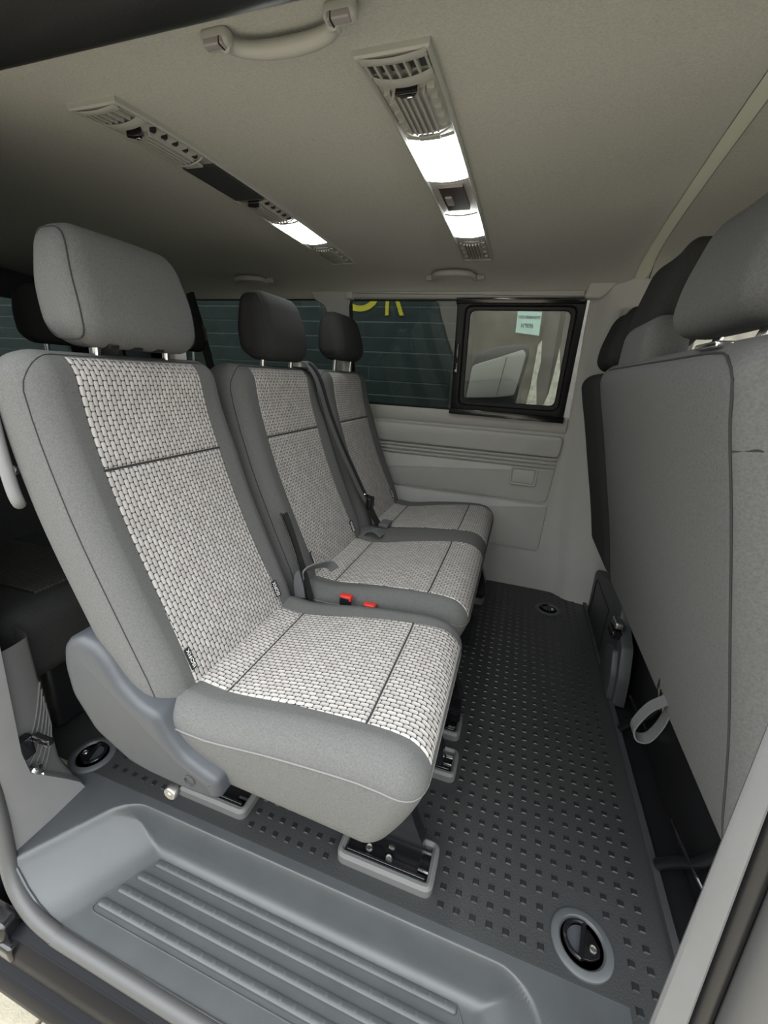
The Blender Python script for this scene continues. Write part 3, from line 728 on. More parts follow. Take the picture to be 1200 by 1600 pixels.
M['weave_shaded'] = m_weave('woven_shaded_cloth', (0.055, 0.052, 0.05), (0.045, 0.042, 0.04), True)  # darker copy of the weave, rear bench shade put into its colour
# ---- single folding seat next to the door
S1 = thing('single_seat', 'single grey fabric seat with pale woven panels nearest the sliding door', 'seat', (-.35, .645, 0), 'second row seats')
back, bsurf, bL = seat_back(S1, .645, .222, .146, tags=((-.143, .115), (.145, .115)))
cushion(S1, .645, .222, [(0, .142, .158)])
headrest(S1, (-.735, .657, 1.088), cloth='fabric', hx=.055, hy=.136, hz_=.093, drop=.03)
for k in range(3):
    b = MB(); b.rbox((-.705, .585 + k * .05, .999), (.010, .010, .005), .003, 1); b.build('post_guide', 'black_plastic', S1)
b = MB(); b.rbox((-.765, .800, 1.005), (.010, .018, .030), .004, 2); b.build('post_sleeve', 'pale_label', S1)
# side cover (recliner shroud)
SC = [(-.700, .508), (-.672, .520), (-.636, .512), (-.612, .490), (-.585, .452), (-.548, .424), (-.508, .412), (-.492, .375), (-.466, .338), (-.43, .318), (-.398, .304), (-.398, .262), (-.410, .250), (-.46, .246), (-.555, .252), (-.60, .262), (-.668, .318), (-.706, .395), (-.716, .455), (-.713, .492)]
SCf = lambda a, c, d: (a, .430 - d - .010 * math.sin(max(0, min(1, (c - .25) / .27)) * PI), c)
b = MB(); SCr = rpoly(SC, .012, 3)
i1, i2, i3 = inset(SCr, .004), inset(SCr, .010), inset(SCr, .018)
b.loft([[SCf(a, c, -.045) for a, c in SCr], [SCf(a, c, .006) for a, c in SCr], [SCf(a, c, .013) for a, c in i1], [SCf(a, c, .0175) for a, c in i2], [SCf(a, c, .019) for a, c in i3]])
sc_ = b.build('side_cover', 'side_cover', S1, angle=45); sc_['label'] = 'slate grey plastic recliner cover on the side of the seat'
b = MB(); b.lathe([(.0115, -.0085), (.0115, -.0125), (.0095, -.0135), (.0085, -.008), (.0, -.008)], (-.458, .420, .284), 'y', 20); b.build('cover_screw_hole', 'dark_grey', sc_)
# grab handle at the rear edge of the backrest
b = MB(); b.tube(spath([(-.790, .432, .93), (-.776, .424, .89), (-.766, .419, .83), (-.757, .417, .775), (-.755, .419, .752), (-.768, .428, .742)], 4), [.0092] * 21, 10); b.build('back_handle', 'pillar', S1)
b = MB(); b.tube([(-.80, .45, .79), (-.764, .424, .80)], .008, 8); b.build('handle_bracket', 'pillar', S1)
# hinge pin by the floor rail
b = MB(); b.lathe([(.0, -.016), (.004, -.016), (.005, -.0145), (.0125, -.0145), (.014, -.012), (.014, .0), (.008, .0), (.008, .05)], (-.545, .450, .176), 'y', 20); b.build('hinge_pin', 'steel', S1)
for yy in (.60, .83):
    b = MB(); b.prism(rpoly([(-.20, .03), (-.06, .03), (-.062, .075), (-.085, .13), (-.12, .235), (-.24, .235), (-.22, .12)], .018, 4), yy - .016, yy + .016, lambda a, c, d: (a, d, c), .004); b.build('front_leg', 'black_gloss', S1)
    b = MB(); b.prism(rpoly([(-.62, .03), (-.50, .03), (-.47, .24), (-.58, .24)], .015, 3), yy - .012, yy + .012, lambda a, c, d: (a, d, c)); b.build('rear_leg', 'black_plastic', S1)
b = MB(); b.rbox((-.32, .66, .225), (.16, .13, .02), .01, 2); b.build('seat_frame', 'black_plastic', S1)

# ---- double bench beside it
S2 = thing('double_bench', 'grey fabric two-place bench with pale woven panels beyond the single seat', 'seat', (-.35, 1.385, 0), 'second row seats')
seat_back(S2, 1.135, .240, .152, tags=((-.150, .115), (.150, .115)))
seat_back(S2, 1.622, .240, .148, tags=((-.146, .115), (.146, .115)))
cushion(S2, 1.385, .482, [(-.250, .160, .195), (.240, .150, .178)])
headrest(S2, (-.735, 1.165, 1.090), hx=.055, hy=.124, hz_=.090, drop=.03); headrest(S2, (-.735, 1.655, 1.110), hx=.055, hy=.128, hz_=.086, drop=.05)
b = MB(); b.rbox((-.745, 1.70, 1.01), (.012, .030, .034), .004, 2); b.build('post_sleeve', 'pale_label', S2)
for yy in (1.0, 1.385, 1.77):
    b = MB(); b.prism(rpoly([(-.125, .02), (-.04, .02), (-.045, .10), (-.085, .215), (-.16, .215)], .015, 3), yy - .02, yy + .02, lambda a, c, d: (a, d, c), .004); b.build('front_leg', 'black_gloss', S2)
    b = MB(); b.prism(rpoly([(-.55, .02), (-.44, .02), (-.42, .24), (-.54, .24)], .015, 3), yy - .02, yy + .02, lambda a, c, d: (a, d, c), .004); b.build('rear_leg', 'black_plastic', S2)
b = MB(); b.rbox((-.30, 1.385, .20), (.18, .38, .03), .01, 2); b.build('seat_frame', 'black_plastic', S2)
# centre shoulder belt over the near backrest
bp_ = spath([(-.735, 1.285, 1.005), (-.700, 1.300, .998), (-.672, 1.318, .95), (-.648, 1.342, .85), (-.615, 1.362, .75), (-.572, 1.385, .645), (-.535, 1.402, .56), (-.512, 1.412, .52)], 5)
b = MB(); b.ribbon(bp_, (.2, 1, 0), .042, .003); belt = b.build('shoulder_belt', 'belt', S2); belt['label'] = 'grey belt webbing running over the backrest'
b = MB(); b.ribbon([Vector(p) + Vector((.006, .004, .001)) for p in bp_[4:]], (.2, 1, 0), .012, .003); b.build('belt_fold', 'belt_dark', belt)
b = MB(); b.prism(rrect(1.268, 1.330, -.75, -.715, .006, 3), .988, 1.006, lambda a, c, d: (c, a, d), .004); b.build('belt_outlet', 'pale_label', S2)
b = MB(); b.tube(spath([(-.520, 1.392, .545), (-.512, 1.397, .548), (-.503, 1.43, .530), (-.498, 1.438, .505), (-.507, 1.40, .512)], 4), .0035, 8); b.build('belt_tongue', 'chrome', belt)
b = MB(); b.rbox((-.500, 1.412, .512), (.010, .022, .022), .005, 2); b.build('tongue_body', 'black_plastic', belt)
b = MB(); b.ribbon(spath([(-.505, 1.415, .50), (-.488, 1.425, .455), (-.470, 1.440, .422), (-.445, 1.450, .417)], 5), (0, 1, 0), .045, .003); b.build('lap_belt', 'belt_dark', belt)
b = MB(); b.rbox((-.448, 1.452, .421), (.020, .034, .008), .005, 2); b.build('lap_plate', 'belt', belt)
b = MB(); b.ribbon(spath([(-.50, 1.33, .40), (-.478, 1.335, .428), (-.445, 1.33, .435), (-.418, 1.325, .420)], 6), (0, 1, 0), .030, .008); b.build('buckle_stalk', 'belt', S2)
# belts between the single seat and the bench
b = MB(); b.ribbon(spath([(-.55, .884, .62), (-.535, .886, .58), (-.50, .888, .47), (-.475, .888, .38)], 5), (.3, 1, .1), .020, .004); b.build('belt_strap', 'belt_dark', S2)
b = MB(); b.tube(spath([(-.552, .870, .625), (-.535, .868, .59), (-.50, .868, .49), (-.482, .868, .42)], 5), .003, 6); b.build('belt_edge', 'black_gloss', S2)
b = MB(); b.ribbon(spath([(-.495, .864, .395), (-.50, .868, .445), (-.490, .875, .470), (-.465, .90, .480), (-.44, .925, .478), (-.425, .932, .462)], 6), (.6, .1, .55), .028, .004); b.build('lap_strap', 'belt', S2)
for (x, y, z) in ((-.372, .887, .398), (-.305, .887, .388)):
    b = MB(); b.rbox((x, y, z), (.014, .010, .018), .004, 2); o = b.build('belt_buckle', 'black_plastic', S2)
    b = MB(); b.rbox((x + .002, y, z + .014), (.016, .009, .0075), .003, 2); b.build('buckle_button', 'red', o)

# ---- floor anchors with grey surrounds
def anchor(label, x0, x1, y0, y1, bolts=True, h=.024):
    t = thing('seat_anchor', label, 'seat anchor', ((x0 + x1) / 2, (y0 + y1) / 2, 0), 'seat anchors in the floor')
    F = lambda a, c, d: (a, c, d)
    b = MB(); b.frame(rrect(x0, x1, y0, y1, .020, 5), rrect(x0 + .014, x1 - .014, y0 + .018, y1 - .014, .004, 5), .0, h, F, .006); b.build('anchor_surround', 'anchor', t)
    b = MB(); b.prism(rrect(x0 + .012, x1 - .012, y0 + .016, y1 - .012, .004, 2), .0005, .004, F); b.build('anchor_pan', 'black_plastic', t)
    b = MB(); b.rbox(((x0 + x1) / 2, y0 + .021, .017), ((x1 - x0) / 2 - .018, .003, .006), .002, 2); b.build('anchor_bar', 'black_gloss', t)
    b = MB(); b.tube([(x1 - .036, y0 + .036, .014), (x1 - .015, y0 + .036, .014)], .0045, 8); b.build('cross_pin', 'chrome', t)
    b = MB(); b.tube([(x1 - .032, y1 - .03, .018), (x1 - .015, y1 - .03, .018)], .0045, 8); b.build('cross_pin', 'chrome', t)
    if bolts:
        for (bx, by, bz) in ((x0 + .062, y0 + .040, .012), (x0 + .108, y0 + .034, .012)):
            b = MB(); b.lathe([(.0, .0), (.0075, .0), (.0082, .004), (.0062, .0075), (.0048, .007), (.0040, .005), (.0, .005)], (bx, by, bz), 'z', 14); b.build('anchor_bolt', 'steel', t)
        b = MB()
        b.prism(rpoly([(x1 - .105, .006), (x1 - .028, .006), (x1 - .030, .050), (x1 - .050, .098), (x1 - .085, .10), (x1 - .125, .06)], .014, 4), y0 + .045, y0 + .080, lambda a, c, d: (a, d, c), .008)
        b.build('latch_bracket', 'black_gloss', t)
    return t
anchor('grey plastic floor anchor surround under the front of the single seat, nearest the step', -.236, -.030, .540, .640)
anchor('grey plastic floor anchor surround under the recliner cover of the single seat', -.655, -.462, .540, .640, False)
anchor('small grey floor anchor surround under the far front corner of the single seat', -.14, -.026, .800, .890, False)
anchor('small grey floor anchor surround under the near front corner of the double bench', -.14, -.034, .930, 1.020, False)
anchor('small floor anchor under the far front corner of the double bench, by the far wall', -.14, -.042, 1.72, 1.81, False)

# ---- tie-down rings in the floor
def tie_down(label, x, y, ang):
    t = thing('tie_down_ring', label, 'tie-down ring', (x, y, 0), 'tie-down rings in the floor')
    b = MB(); b.lathe([(.054, .0), (.0535, .003), (.051, .005), (.041, .006), (.038, .004), (.0365, .0005), (.0362, .0004)], (x, y, 0), 'z', 40); b.build('ring_cup', 'ring_cup', t)
    b = MB(); b.lathe([(.0375, .0012), (.0, .0012)], (x, y, 0), 'z', 32); b.build('cup_floor', 'black_gloss', t)
    ca, sa = math.cos(ang), math.sin(ang)
    W = lambda a, c, d: (x + a * ca - c * sa, y + a * sa + c * ca, d)
    hp = [(-.0005, -.028)] + [(.0 - .030 * math.sin(PI * k / 12), -.029 * math.cos(PI * k / 12)) for k in range(13)] + [(-.0005, .028)]
    b = MB(); b.prism(rpoly([( -.026 * math.sin(PI * k / 10), -.026 * math.cos(PI * k / 10)) for k in range(11)], .001, 1), .0015, .0035, W); b.build('cup_disc', 'side_cover', t)
    b = MB(); b.tube([W(a, c, .0085) for a, c in hp[1:-1]], .0038, 8); b.tube([W(.0, -.030, .0085), W(.0, .030, .0085)], .0042, 8); b.build('lashing_loop', 'black_gloss', t)
    b = MB(); b.prism(rpoly([(.003, -.026), (.003, .026), (.012, .024), (.030, .006), (.031, -.008), (.018, -.020)], .004, 3), .0015, .006, W, .0015); pl = b.build('ring_plate', 'black_gloss', t)
    b = MB(); b.lathe([(.0, .0), (.0058, .0), (.0066, .002), (.0055, .0040), (.0042, .0040), (.0036, .0026), (.0, .0026)], W(.018, -.002, .006), 'z', 18); b.build('plate_rivet', 'steel', pl)
tie_down('round tie-down ring in the floor nearest the camera, at the right end of the step', .247, .573, math.radians(-12))
tie_down('round tie-down ring in the floor behind the recliner cover of the single seat', -.928, .546, math.radians(200))
tie_down('round tie-down ring in the floor by the far wall pillar', .243, 1.806, math.radians(-10))

# ---- third row bench behind
S3 = thing('rear_bench', 'third row bench behind the single seat, its shadow put into darker grey fabric', 'seat', (-1.35, 1.1, 0))
RS = [(z, x - .93) for z, x in BACK_SPINE]
for yc in (.76, 1.22, 1.66):
    P, fn, surf, L = slab(RS, 1, yc, .225, .36, .985, .11, .05)
    slab_mesh(fn, .225, L, .11, .05, (6, 8, 2)).build('backrest', 'fabric_dark', S3, angle=80)
b = MB(); b.rbox((-1.27, 1.16, .335), (.30, .70, .10), .055, 5, (6, 14, 3), lambda q: Vector((q.x + .05 * q.z, q.y, q.z + .03 * q.x)))
cu3 = b.build('seat_cushion', 'fabric_dark', S3, angle=80)
for yc in (.62,):
    surf = lambda u, X, off=0.0: (X, .66 + u, .4385 + .03 * (X + 1.27) + off)
    patch(surf, -.10, .10, -1.5, -1.03, 6, 8).build('woven_seat_panel', 'weave_shaded', cu3)
headrest(S3, (-1.57, 1.14, 1.11), seam=False); headrest(S3, (-1.57, 1.665, 1.13), seam=False)
b = MB(); b.rbox((-1.25, 1.16, .12), (.18, .60, .115), .02, 2); b.build('seat_base', 'black_plastic', S3)
# grey ribbed pedestal cover beside it with lever and chrome bolt
S4 = thing('wheel_arch_cover', 'grey ribbed plastic cover at the foot of the rear bench by the door jamb', 'cover', (-.95, .44, 0))
def arch(u, v):
    z = .36 * v; th = u
    x = -.905 + .010 * math.sin(PI * min(1, th * 1.1))
    y = .36 + .118 * th + .02 * sstep(.10, .0, z) * th
    if th > .86: x -= .07 * ((th - .86) / .14) ** 1.6
    return (x + .012 * sstep(.10, 0, z), y, z)
b = MB(); b.grid(lambda u, v: arch(u, v * 1.18), 20, 14); ac = b.build('cover_shell', 'cover_grey', S4, angle=60)
for k in range(6):
    b = MB(); path = []
    for i in range(9):
        t = i / 8; th = .28 + .58 * t + .02 * k; z = .175 + .018 * k * -.6 + .085 * t * t + .05 * t - .008 * k
        p = Vector(arch(min(.86, th), z / .36)); path.append(p + Vector((.0015, 0, 0)))
    b.tube(path, .0022, 6); b.build('cover_rib', 'cover_grey', ac)
b = MB(); b.rbox((-.888, .400, .195), (.010, .016, .028), .008, 3); b.rbox((-.858, .420, .210), (.024, .006, .007), .003, 2); lv = b.build('release_lever', 'black_gloss', S4)
b = MB(); b.tube([(-.878, .4135, .216), (-.838, .4135, .216)], .0018, 6); b.tube([(-.878, .4135, .204), (-.836, .4135, .204)], .0018, 6); b.build('lever_wire', 'chrome', lv)
b = MB(); b.lathe([(.0, .0), (.009, .0), (.012, .003), (.012, .010), (.007, .013), (.0, .014)], (-.885, .404, .132), 'x', 16); b.tube([(-.888, .395, .112), (-.878, .415, .112)], .006, 8); b.build('chrome_bolt', 'chrome', S4)
# rear belt hanging on the far side
T = thing('rear_seat_belt', 'black seat belt hanging from the roof in front of the rear side window', 'seat belt', (-1.60, 1.84, .95))
b = MB(); b.ribbon([(-1.648, 1.842, 1.315), (-1.60, 1.842, 1.15), (-1.555, 1.842, .97), (-1.53, 1.842, .86)], (1, 0, .2), .048, .003); b.build('belt_webbing', 'belt_dark', T)
b = MB(); b.rbox((-1.595, 1.830, 1.145), (.026, .010, .024), .009, 3); b.rbox((-1.57, 1.832, 1.125), (.010, .008, .030), .006, 2); b.build('belt_guide', 'anchor', T)

# ---- front seats seen from behind
FSP = [(.30, .372), (.40, .352), (.55, .322), (.70, .284), (.85, .245), (.95, .217), (1.03, .200)]
def front_back(parent, y0, y1, z0, z1, T=.13, cloth='fabric_back', sub=(18, 18, 3)):
    yc = (y0 + y1) / 2; hw = (y1 - y0) / 2
    P, fn, surf, L = slab(FSP, -1, yc, hw, z0, z1, T, .045, lambda u, v: .012 * (1 - (u / hw) ** 4) * sstep(0, .3, v))
    return slab_mesh(fn, hw, L, T, .045, sub).build('backrest', cloth, parent, angle=80), surf, L, yc, hw
F1 = thing('front_passenger_bench', 'grey cloth back of the front passenger bench filling the right foreground', 'seat', (.40, .97, 0), 'front row seats')
fb, fs, fL, fyc, fhw = front_back(F1, .515, 1.440, .335, 1.030)
b = MB(); b.tube(spath([fs(-fhw + .034, .03 + (fL - .07) * k / 14, .0006) for k in range(15)] + [fs(-fhw + .055, fL - .022, .0006), fs(-fhw + .09, fL - .012, .0008)] + [fs(-fhw + .09 + (2 * fhw - .2) * k / 12, fL - .010 - .0 * k, .0010) for k in range(1, 13)], 2), .0016, 6); b.build('back_seam', 'seam', fb)
b = MB(); b.tube([fs(-fhw + .034, fL - .115, .0006), fs(-fhw + .012, fL - .113, .0008), (.275, .5138, .918), (.33, .5138, .912)], .0013, 6); b.build('side_seam', 'seam', fb)
headrest(F1, (.296, .805, 1.158), hx=.052, hy=.162, hz_=.094, lean=-.10, cloth='fabric_back', seam=False, drop=.05)
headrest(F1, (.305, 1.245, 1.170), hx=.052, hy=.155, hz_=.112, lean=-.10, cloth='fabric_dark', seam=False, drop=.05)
b = MB(); b.tube(spath([(.2405, .690, 1.125), (.2405, .705, 1.108), (.2415, .730, 1.100), (.2420, .760, 1.098)], 4), .0016, 6); b.build('headrest_crease', 'seam', F1)
b = MB(); b.rbox((.258, 1.145, 1.055), (.042, .140, .068), .038, 5, (2, 4, 3), lambda q: Vector((q.x, q.y * (1 - .18 * sstep(-.02, .068, q.z)), q.z))); o = b.build('belt_tower', 'fabric_back', F1)
b = MB(); b.rbox((.225, .66, 1.031), (.018, .035, .004), .003, 2); b.build('post_plate', 'chrome', F1)
# pull strap loop
loop = spath([(.355, .800, .402), (.329, .800, .372), (.313, .800, .330), (.312, .800, .308), (.323, .800, .293), (.342, .800, .300), (.356, .800, .340), (.361, .800, .385)], 6)
b = MB(); b.ribbon(loop, (0, 1, 0), .026, .003); b.build('pull_strap', 'belt', F1)
b = MB(); b.tube([(.350, .84, .42), (.352, .845, .395), (.356, .842, .37), (.36, .83, .35)], .004, 8); b.tube([(.352, .826, .40), (.366, .81, .33)], .005, 8); b.build('release_hook', 'black_gloss', F1)
# seat base of the bench: dark box, braces, shiny edges
b = MB(); b.rbox((.62, .98, .17), (.15, .44, .165), .012, 2); b.build('seat_base', 'black_plastic', F1)
for yy, z0 in ((1.12, .02), (.74, .02)):
    b = MB(); b.tube(spath([(.415, yy + .02, .02), (.435, yy, .07), (.455, yy - .03, .13), (.48, yy - .06, .26)], 5), .012, 10); b.build('base_brace', 'black_gloss', F1)
    b = MB(); b.tube(spath([(.425, yy + .05, .115), (.430, yy + .01, .112), (.445, yy - .04, .098), (.46, yy - .06, .08)], 5), .004, 8); b.build('brace_rod', 'black_gloss', F1)
b = MB(); b.rbox((.70, 1.0, .40), (.24, .44, .06), .04, 3); b.build('seat_cushion', 'fabric_dark', F1)
F2 = thing('driver_seat', 'dark grey cloth back of the driver seat beyond the front bench', 'seat', (.40, 1.68, 0), 'front row seats')
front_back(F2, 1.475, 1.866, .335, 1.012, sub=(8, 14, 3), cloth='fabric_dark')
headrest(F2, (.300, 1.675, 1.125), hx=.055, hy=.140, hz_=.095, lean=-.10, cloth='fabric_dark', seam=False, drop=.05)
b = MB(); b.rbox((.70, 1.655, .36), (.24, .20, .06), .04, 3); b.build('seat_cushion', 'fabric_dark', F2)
b = MB(); b.rbox((.67, 1.655, .15), (.19, .19, .15), .015, 2); b.build('seat_base', 'black_plastic', F2)
# plastic box behind the driver seat base
B1 = thing('storage_box', 'dark grey plastic box against the base of the driver seat', 'box', (.43, 1.56, 0))
BX = lambda a, c, d: (.445 - d, a, c)
b = MB(); b.prism(rpoly([(1.245, .004), (1.845, .004), (1.865, .20), (1.835, .225), (1.56, .285), (1.40, .275), (1.375, .225), (1.30, .19), (1.262, .10)], .012, 4), .0, .035, BX, .008); bx = b.build('box_body', 'dark_grey', B1)
b = MB(); b.frame(rrect(1.52, 1.80, .02, .20, .01, 3), rrect(1.526, 1.794, .026, .194, .008, 3), .03, .038, BX, .001); b.build('panel_frame', 'black_plastic', bx)
b = MB(); b.prism(rpoly([(1.262, .012), (1.42, .012), (1.40, .14), (1.32, .165), (1.28, .10)], .01, 3), .03, .052, BX, .008); b.build('box_end_pocket', 'dark_grey', bx)
b = MB(); b.rbox((.405, 1.375, .235), (.014, .028, .012), .006, 2); b.build('box_latch', 'steel', bx)
b = MB(); b.rbox((.40, 1.37, .205), (.016, .032, .014), .006, 2); b.build('latch_housing', 'black_gloss', bx)

# ================================================================== ROOF FITTINGS
def console(label, xc, kind):
    """ceiling console: x across .1 m, y .615 - 1.60"""
    x0, x1 = xc - .0495, xc + .0495; ya, yb = .615, 1.600
    t = thing('roof_console', label, 'roof console', (xc, 1.1, 1.37), 'roof consoles with vents and lamps')
    zc = lambda y: hz(y) - .001
    W = lambda a, c, d: (a, c, zc(c) - d)
    def long_poly(a0, a1, c0, c1, n=14, bow=.0):
        return [(a0, c0 + (c1 - c0) * k / n) for k in range(n + 1)] + [(a1, c1 - (c1 - c0) * k / n) for k in range(n + 1)]
    def strip(b, a0, a1, c0, c1, d0, d1, n=4, bev=.0):
        ys_ = [c0 + (c1 - c0) * k / n for k in range(n + 1)]
        return b.loft([[W(a0, y, d0), W(a0, y, d1 - bev), W(a0 + bev, y, d1), W(a1 - bev, y, d1), W(a1, y, d1 - bev), W(a1, y, d0)] if bev else [W(a0, y, d0), W(a0, y, d1), W(a1, y, d1), W(a1, y, d0)] for y in ys_])
    # base plate with a raised rim
    b = MB(); outer = long_poly(x0, x1, ya, yb); inner = long_poly(x0 + .007, x1 - .007, ya + .012, yb - .012)
    b.frame(outer, inner, -.01, .008, W, .0025); b.build('console_rim', 'console', t)
    b = MB(); strip(b, x0 + .003, x1 - .003, ya + .004, yb - .004, -.008, .0032, 14); plate = b.build('console_plate', 'console', t)
    # bowed end cap over the end grille
    b = MB(); b.grid(lambda u, v: (x0 + .006 + (x1 - x0 - .012) * u, ya + .001 + .014 * v + .003 * math.sin(PI * u), zc(ya) - .0075 - .004 * math.sin(PI * u) ** .6 * math.sin(PI * (.25 + .6 * v))), 12, 6); b.build('end_cap', 'console', t)
    def grille(c0, c1, n, dark='black_plastic', w=.040):
        b = MB(); strip(b, xc - w, xc + w, c0, c1, .001, .0045); g = b.build('grille_backing', dark, t)
        for k in range(n + 1):
            xx = xc - w + 2 * w * k / n
            b = MB(); strip(b, xx - .0016, xx + .0016, c0 - .002, c1 + .002, .003, .0125 - .005 * abs(2 * k / n - 1) ** 2, 2); b.build('grille_fin', 'console', g)
    def vent(c0, c1, teeth=5, scale=1.0, tri=False, knob=True):
        m = (c0 + c1) / 2
        def bw(u): return .0105 * scale * math.sin(PI * max(0, min(1, u))) ** .7
        b = MB(); b.grid(lambda u, v: (x0 + .010 + (x1 - x0 - .020) * u, c0 + (c1 - c0) * v, zc(m) - .003 - bw(u) * (.75 + .25 * math.sin(PI * v))), 12, 6); vb = b.build('vent_drum', 'console', t)
        nl = 6
        for k in range(nl):
            xx = xc - .022 + .044 * k / (nl - 1); u = (xx - x0 - .01) / (x1 - x0 - .02)
            b = MB(); strip(b, xx - .0017, xx + .0017, c0 + .014, c1 - .006, .004, .0055 + bw(u) + .0025, 3, .0006); b.build('vent_louvre', 'console', vb)
        b = MB()
        for k in range(nl - 1):
            xx = xc - .022 + .044 * (k + .5) / (nl - 1); u = (xx - x0 - .01) / (x1 - x0 - .02)
            strip(b, xx - .0024, xx + .0024, c0 + .015, c1 - .007, .003, .0040 + bw(u), 2)
        b.build('louvre_gap', 'bolt_cover', vb)
        for s in (-1, 1):
            for k in range(teeth):
                yy = c0 + .016 + (c1 - c0 - .026) * k / (teeth - 1)
                aa = xc + s * .027; bb = xc + s * .037; u1 = (aa - x0 - .01) / (x1 - x0 - .02)
                b = MB(); b.prism([(aa, yy - .005), (bb, yy + (.0 if s < 0 or tri else -.003)), (aa, yy + .005)], .002, .006 + bw(u1) * .8, W); b.build('vent_tooth', 'black_plastic' if (tri and s > 0) else 'console', vb)
        if knob:
            b = MB(); b.prism(rpoly([(xc - .017, c0 + .002), (xc + .017, c0 + .002), (xc + .009, c0 + .013), (xc - .009, c0 + .013)], .003, 3), .004, .0165 * scale + .002, W, .002); kb = b.build('vent_thumbwheel', 'black_gloss', vb)
            b = MB(); b.rbox((xc + .005, c0 + .007, zc(c0) - .0168 * scale - .003), (.004, .002, .0015), .001, 2); b.build('thumbwheel_mark', 'chrome', kb)
        b = MB(); b.grid(lambda u, v: (x0 + .009 + (x1 - x0 - .018) * u, c1 - .003 + .006 * v, zc(m) - .004 - bw(u) * 1.15 - .0015 * math.sin(PI * v)), 10, 3); b.build('vent_lip', 'console', vb)
    def lamp(c0, c1):
        def lens(u, v):
            return (x0 + .008 + (x1 - x0 - .016) * u, c0 + (c1 - c0) * v, zc((c0 + c1) / 2) - .004 - .011 * math.sin(PI * (.12 + .76 * u)) * (1 - .35 * abs(2 * v - 1) ** 6))
        b = MB(); b.grid(lens, 12, 10); l = b.build('lamp_lens', 'lamp', t); l['label'] = 'lit white lamp lens'
        b = MB(); b.grid(lambda u, v: (lens(u, 0)[0], c0 - .009 + .0085 * v, lens(u, 0)[2] + .0012 - .001 * v), 10, 2); b.build('lamp_bezel', 'console', t)
        b = MB(); b.grid(lambda u, v: (lens(u, 1)[0], c1 + .0005 + .0085 * v, lens(u, 1)[2] + .0002 + .001 * v), 10, 2); b.build('lamp_bezel', 'console', t)
    grille(.633, .660, 6, 'dark_grey' if kind == 'A' else 'bolt_cover')
    b = MB(); b.grid(lambda u, v: (x0 + .008 + (x1 - x0 - .016) * u, .664 + .018 * v, zc(.67) - .005 - .0075 * math.sin(PI * u) ** .7 - .001 * math.sin(PI * v)), 12, 3); b.build('trim_band', 'console', t)
    if kind == 'A':
        vent(.686, .812)
        b = MB(); b.rbox((xc + .003, .826, zc(.83) - .0125), (.018, .006, .002), .001, 2); b.build('lamp_catch', 'console', t)
        lamp(.843, 1.003)
        b = MB(); strip(b, xc - .027, xc + .027, 1.040, 1.168, .002, .0095, 4, .0015); sw = b.build('switch_panel', 'brown', t)
        b = MB(); b.prism(rrect(xc - .020, xc - .004, 1.085, 1.130, .003, 3), .008, .0125, W, .0015); rk = b.build('rocker_switch', 'bolt_cover', sw)
        lamp(1.202, 1.366)
        vent(1.405, 1.56, 4, .8, knob=False)
    else:
        vent(.690, .815, 5, tri=True)
        b = MB(); b.rbox((xc + .003, .828, zc(.83) - .0125), (.020, .008, .002), .001, 2); b.build('lamp_catch', 'console', t)
        b = MB(); strip(b, x0 + .009, x1 - .009, .850, 1.022, .002, .0085, 4, .0015); b.build('blank_cover', 'dark_grey', t)
        vent(1.035, 1.165, 5, .9, tri=True)
        lamp(1.188, 1.366)
        vent(1.405, 1.56, 4, .8, knob=False)
    return t
console('roof console with two lit lamps and a dark switch panel between them, nearer the front', -.2175, 'A')
console('roof console with one lit lamp and a dark blank cover, towards the rear', -.7095, 'B')

def grab(label, x0, x1, y, z, side, bow, big=False):
    """fold-flat roof grab handle along x; the bar bows by bow towards the cabin middle (side = +-1 in y)"""
    t = thing('grab_handle', label, 'grab handle', ((x0 + x1) / 2, y, z), 'roof grab handles')
    L = x1 - x0
    def pt(s, d): return Vector((x0 + L * s, y + side * bow * d, min(z, hz(y + side * bow * d) - .004) - .010 + (0 if d < .3 else .002)))
    path = [pt(s, d) for s, d in ((.09, .0), (.10, .35), (.17, .72), (.32, .94), (.5, 1.0), (.68, .94), (.83, .72), (.90, .35), (.91, .0))]
    rr = [k * (.78 if big else .95) for k in (.009, .0095, .0105, .0115, .012, .0115, .0105, .0095, .009)]
    pp = spath(path, 4); R = [interp([(i / 8, rr[i]) for i in range(9)], k / (len(pp) - 1)) for k in range(len(pp))]
    b = MB(); b.tube(pp, R, 12); b.build('handle_bar', 'console', t)
    for s in (.03, .97):
        c = pt(s, .0) + Vector((0, 0, .006)); fs_ = (.019, .0095, .009) if big else (.022, .011, .010)
        b = MB(); b.rbox(c, fs_, .007, 4); f = b.build('handle_foot', 'console', t)
        if big:
            b = MB(); b.rbox(c + Vector((0, -.004, -.006)), (.0135, .0055, .0040), .002, 2); cv = b.build('screw_cover', 'bolt_cover', f)
            b = MB(); b.rbox(c + Vector((-.008 if s > .5 else .009, -.004, -.0068)), (.0010, .0058, .004), .0008, 1); b.build('cover_gap', 'black_plastic', f)
    return t
grab('pale grab handle on the headliner edge above the open sliding door', -.405, -.238, .526, 1.343, 1, .030, True)
grab('pale grab handle over the far sliding window', -.414, -.224, 1.752, 1.350, -1, .080)
grab('pale grab handle above the far rear window, in shadow', -1.300, -1.130, 1.752, 1.350, -1, .065)

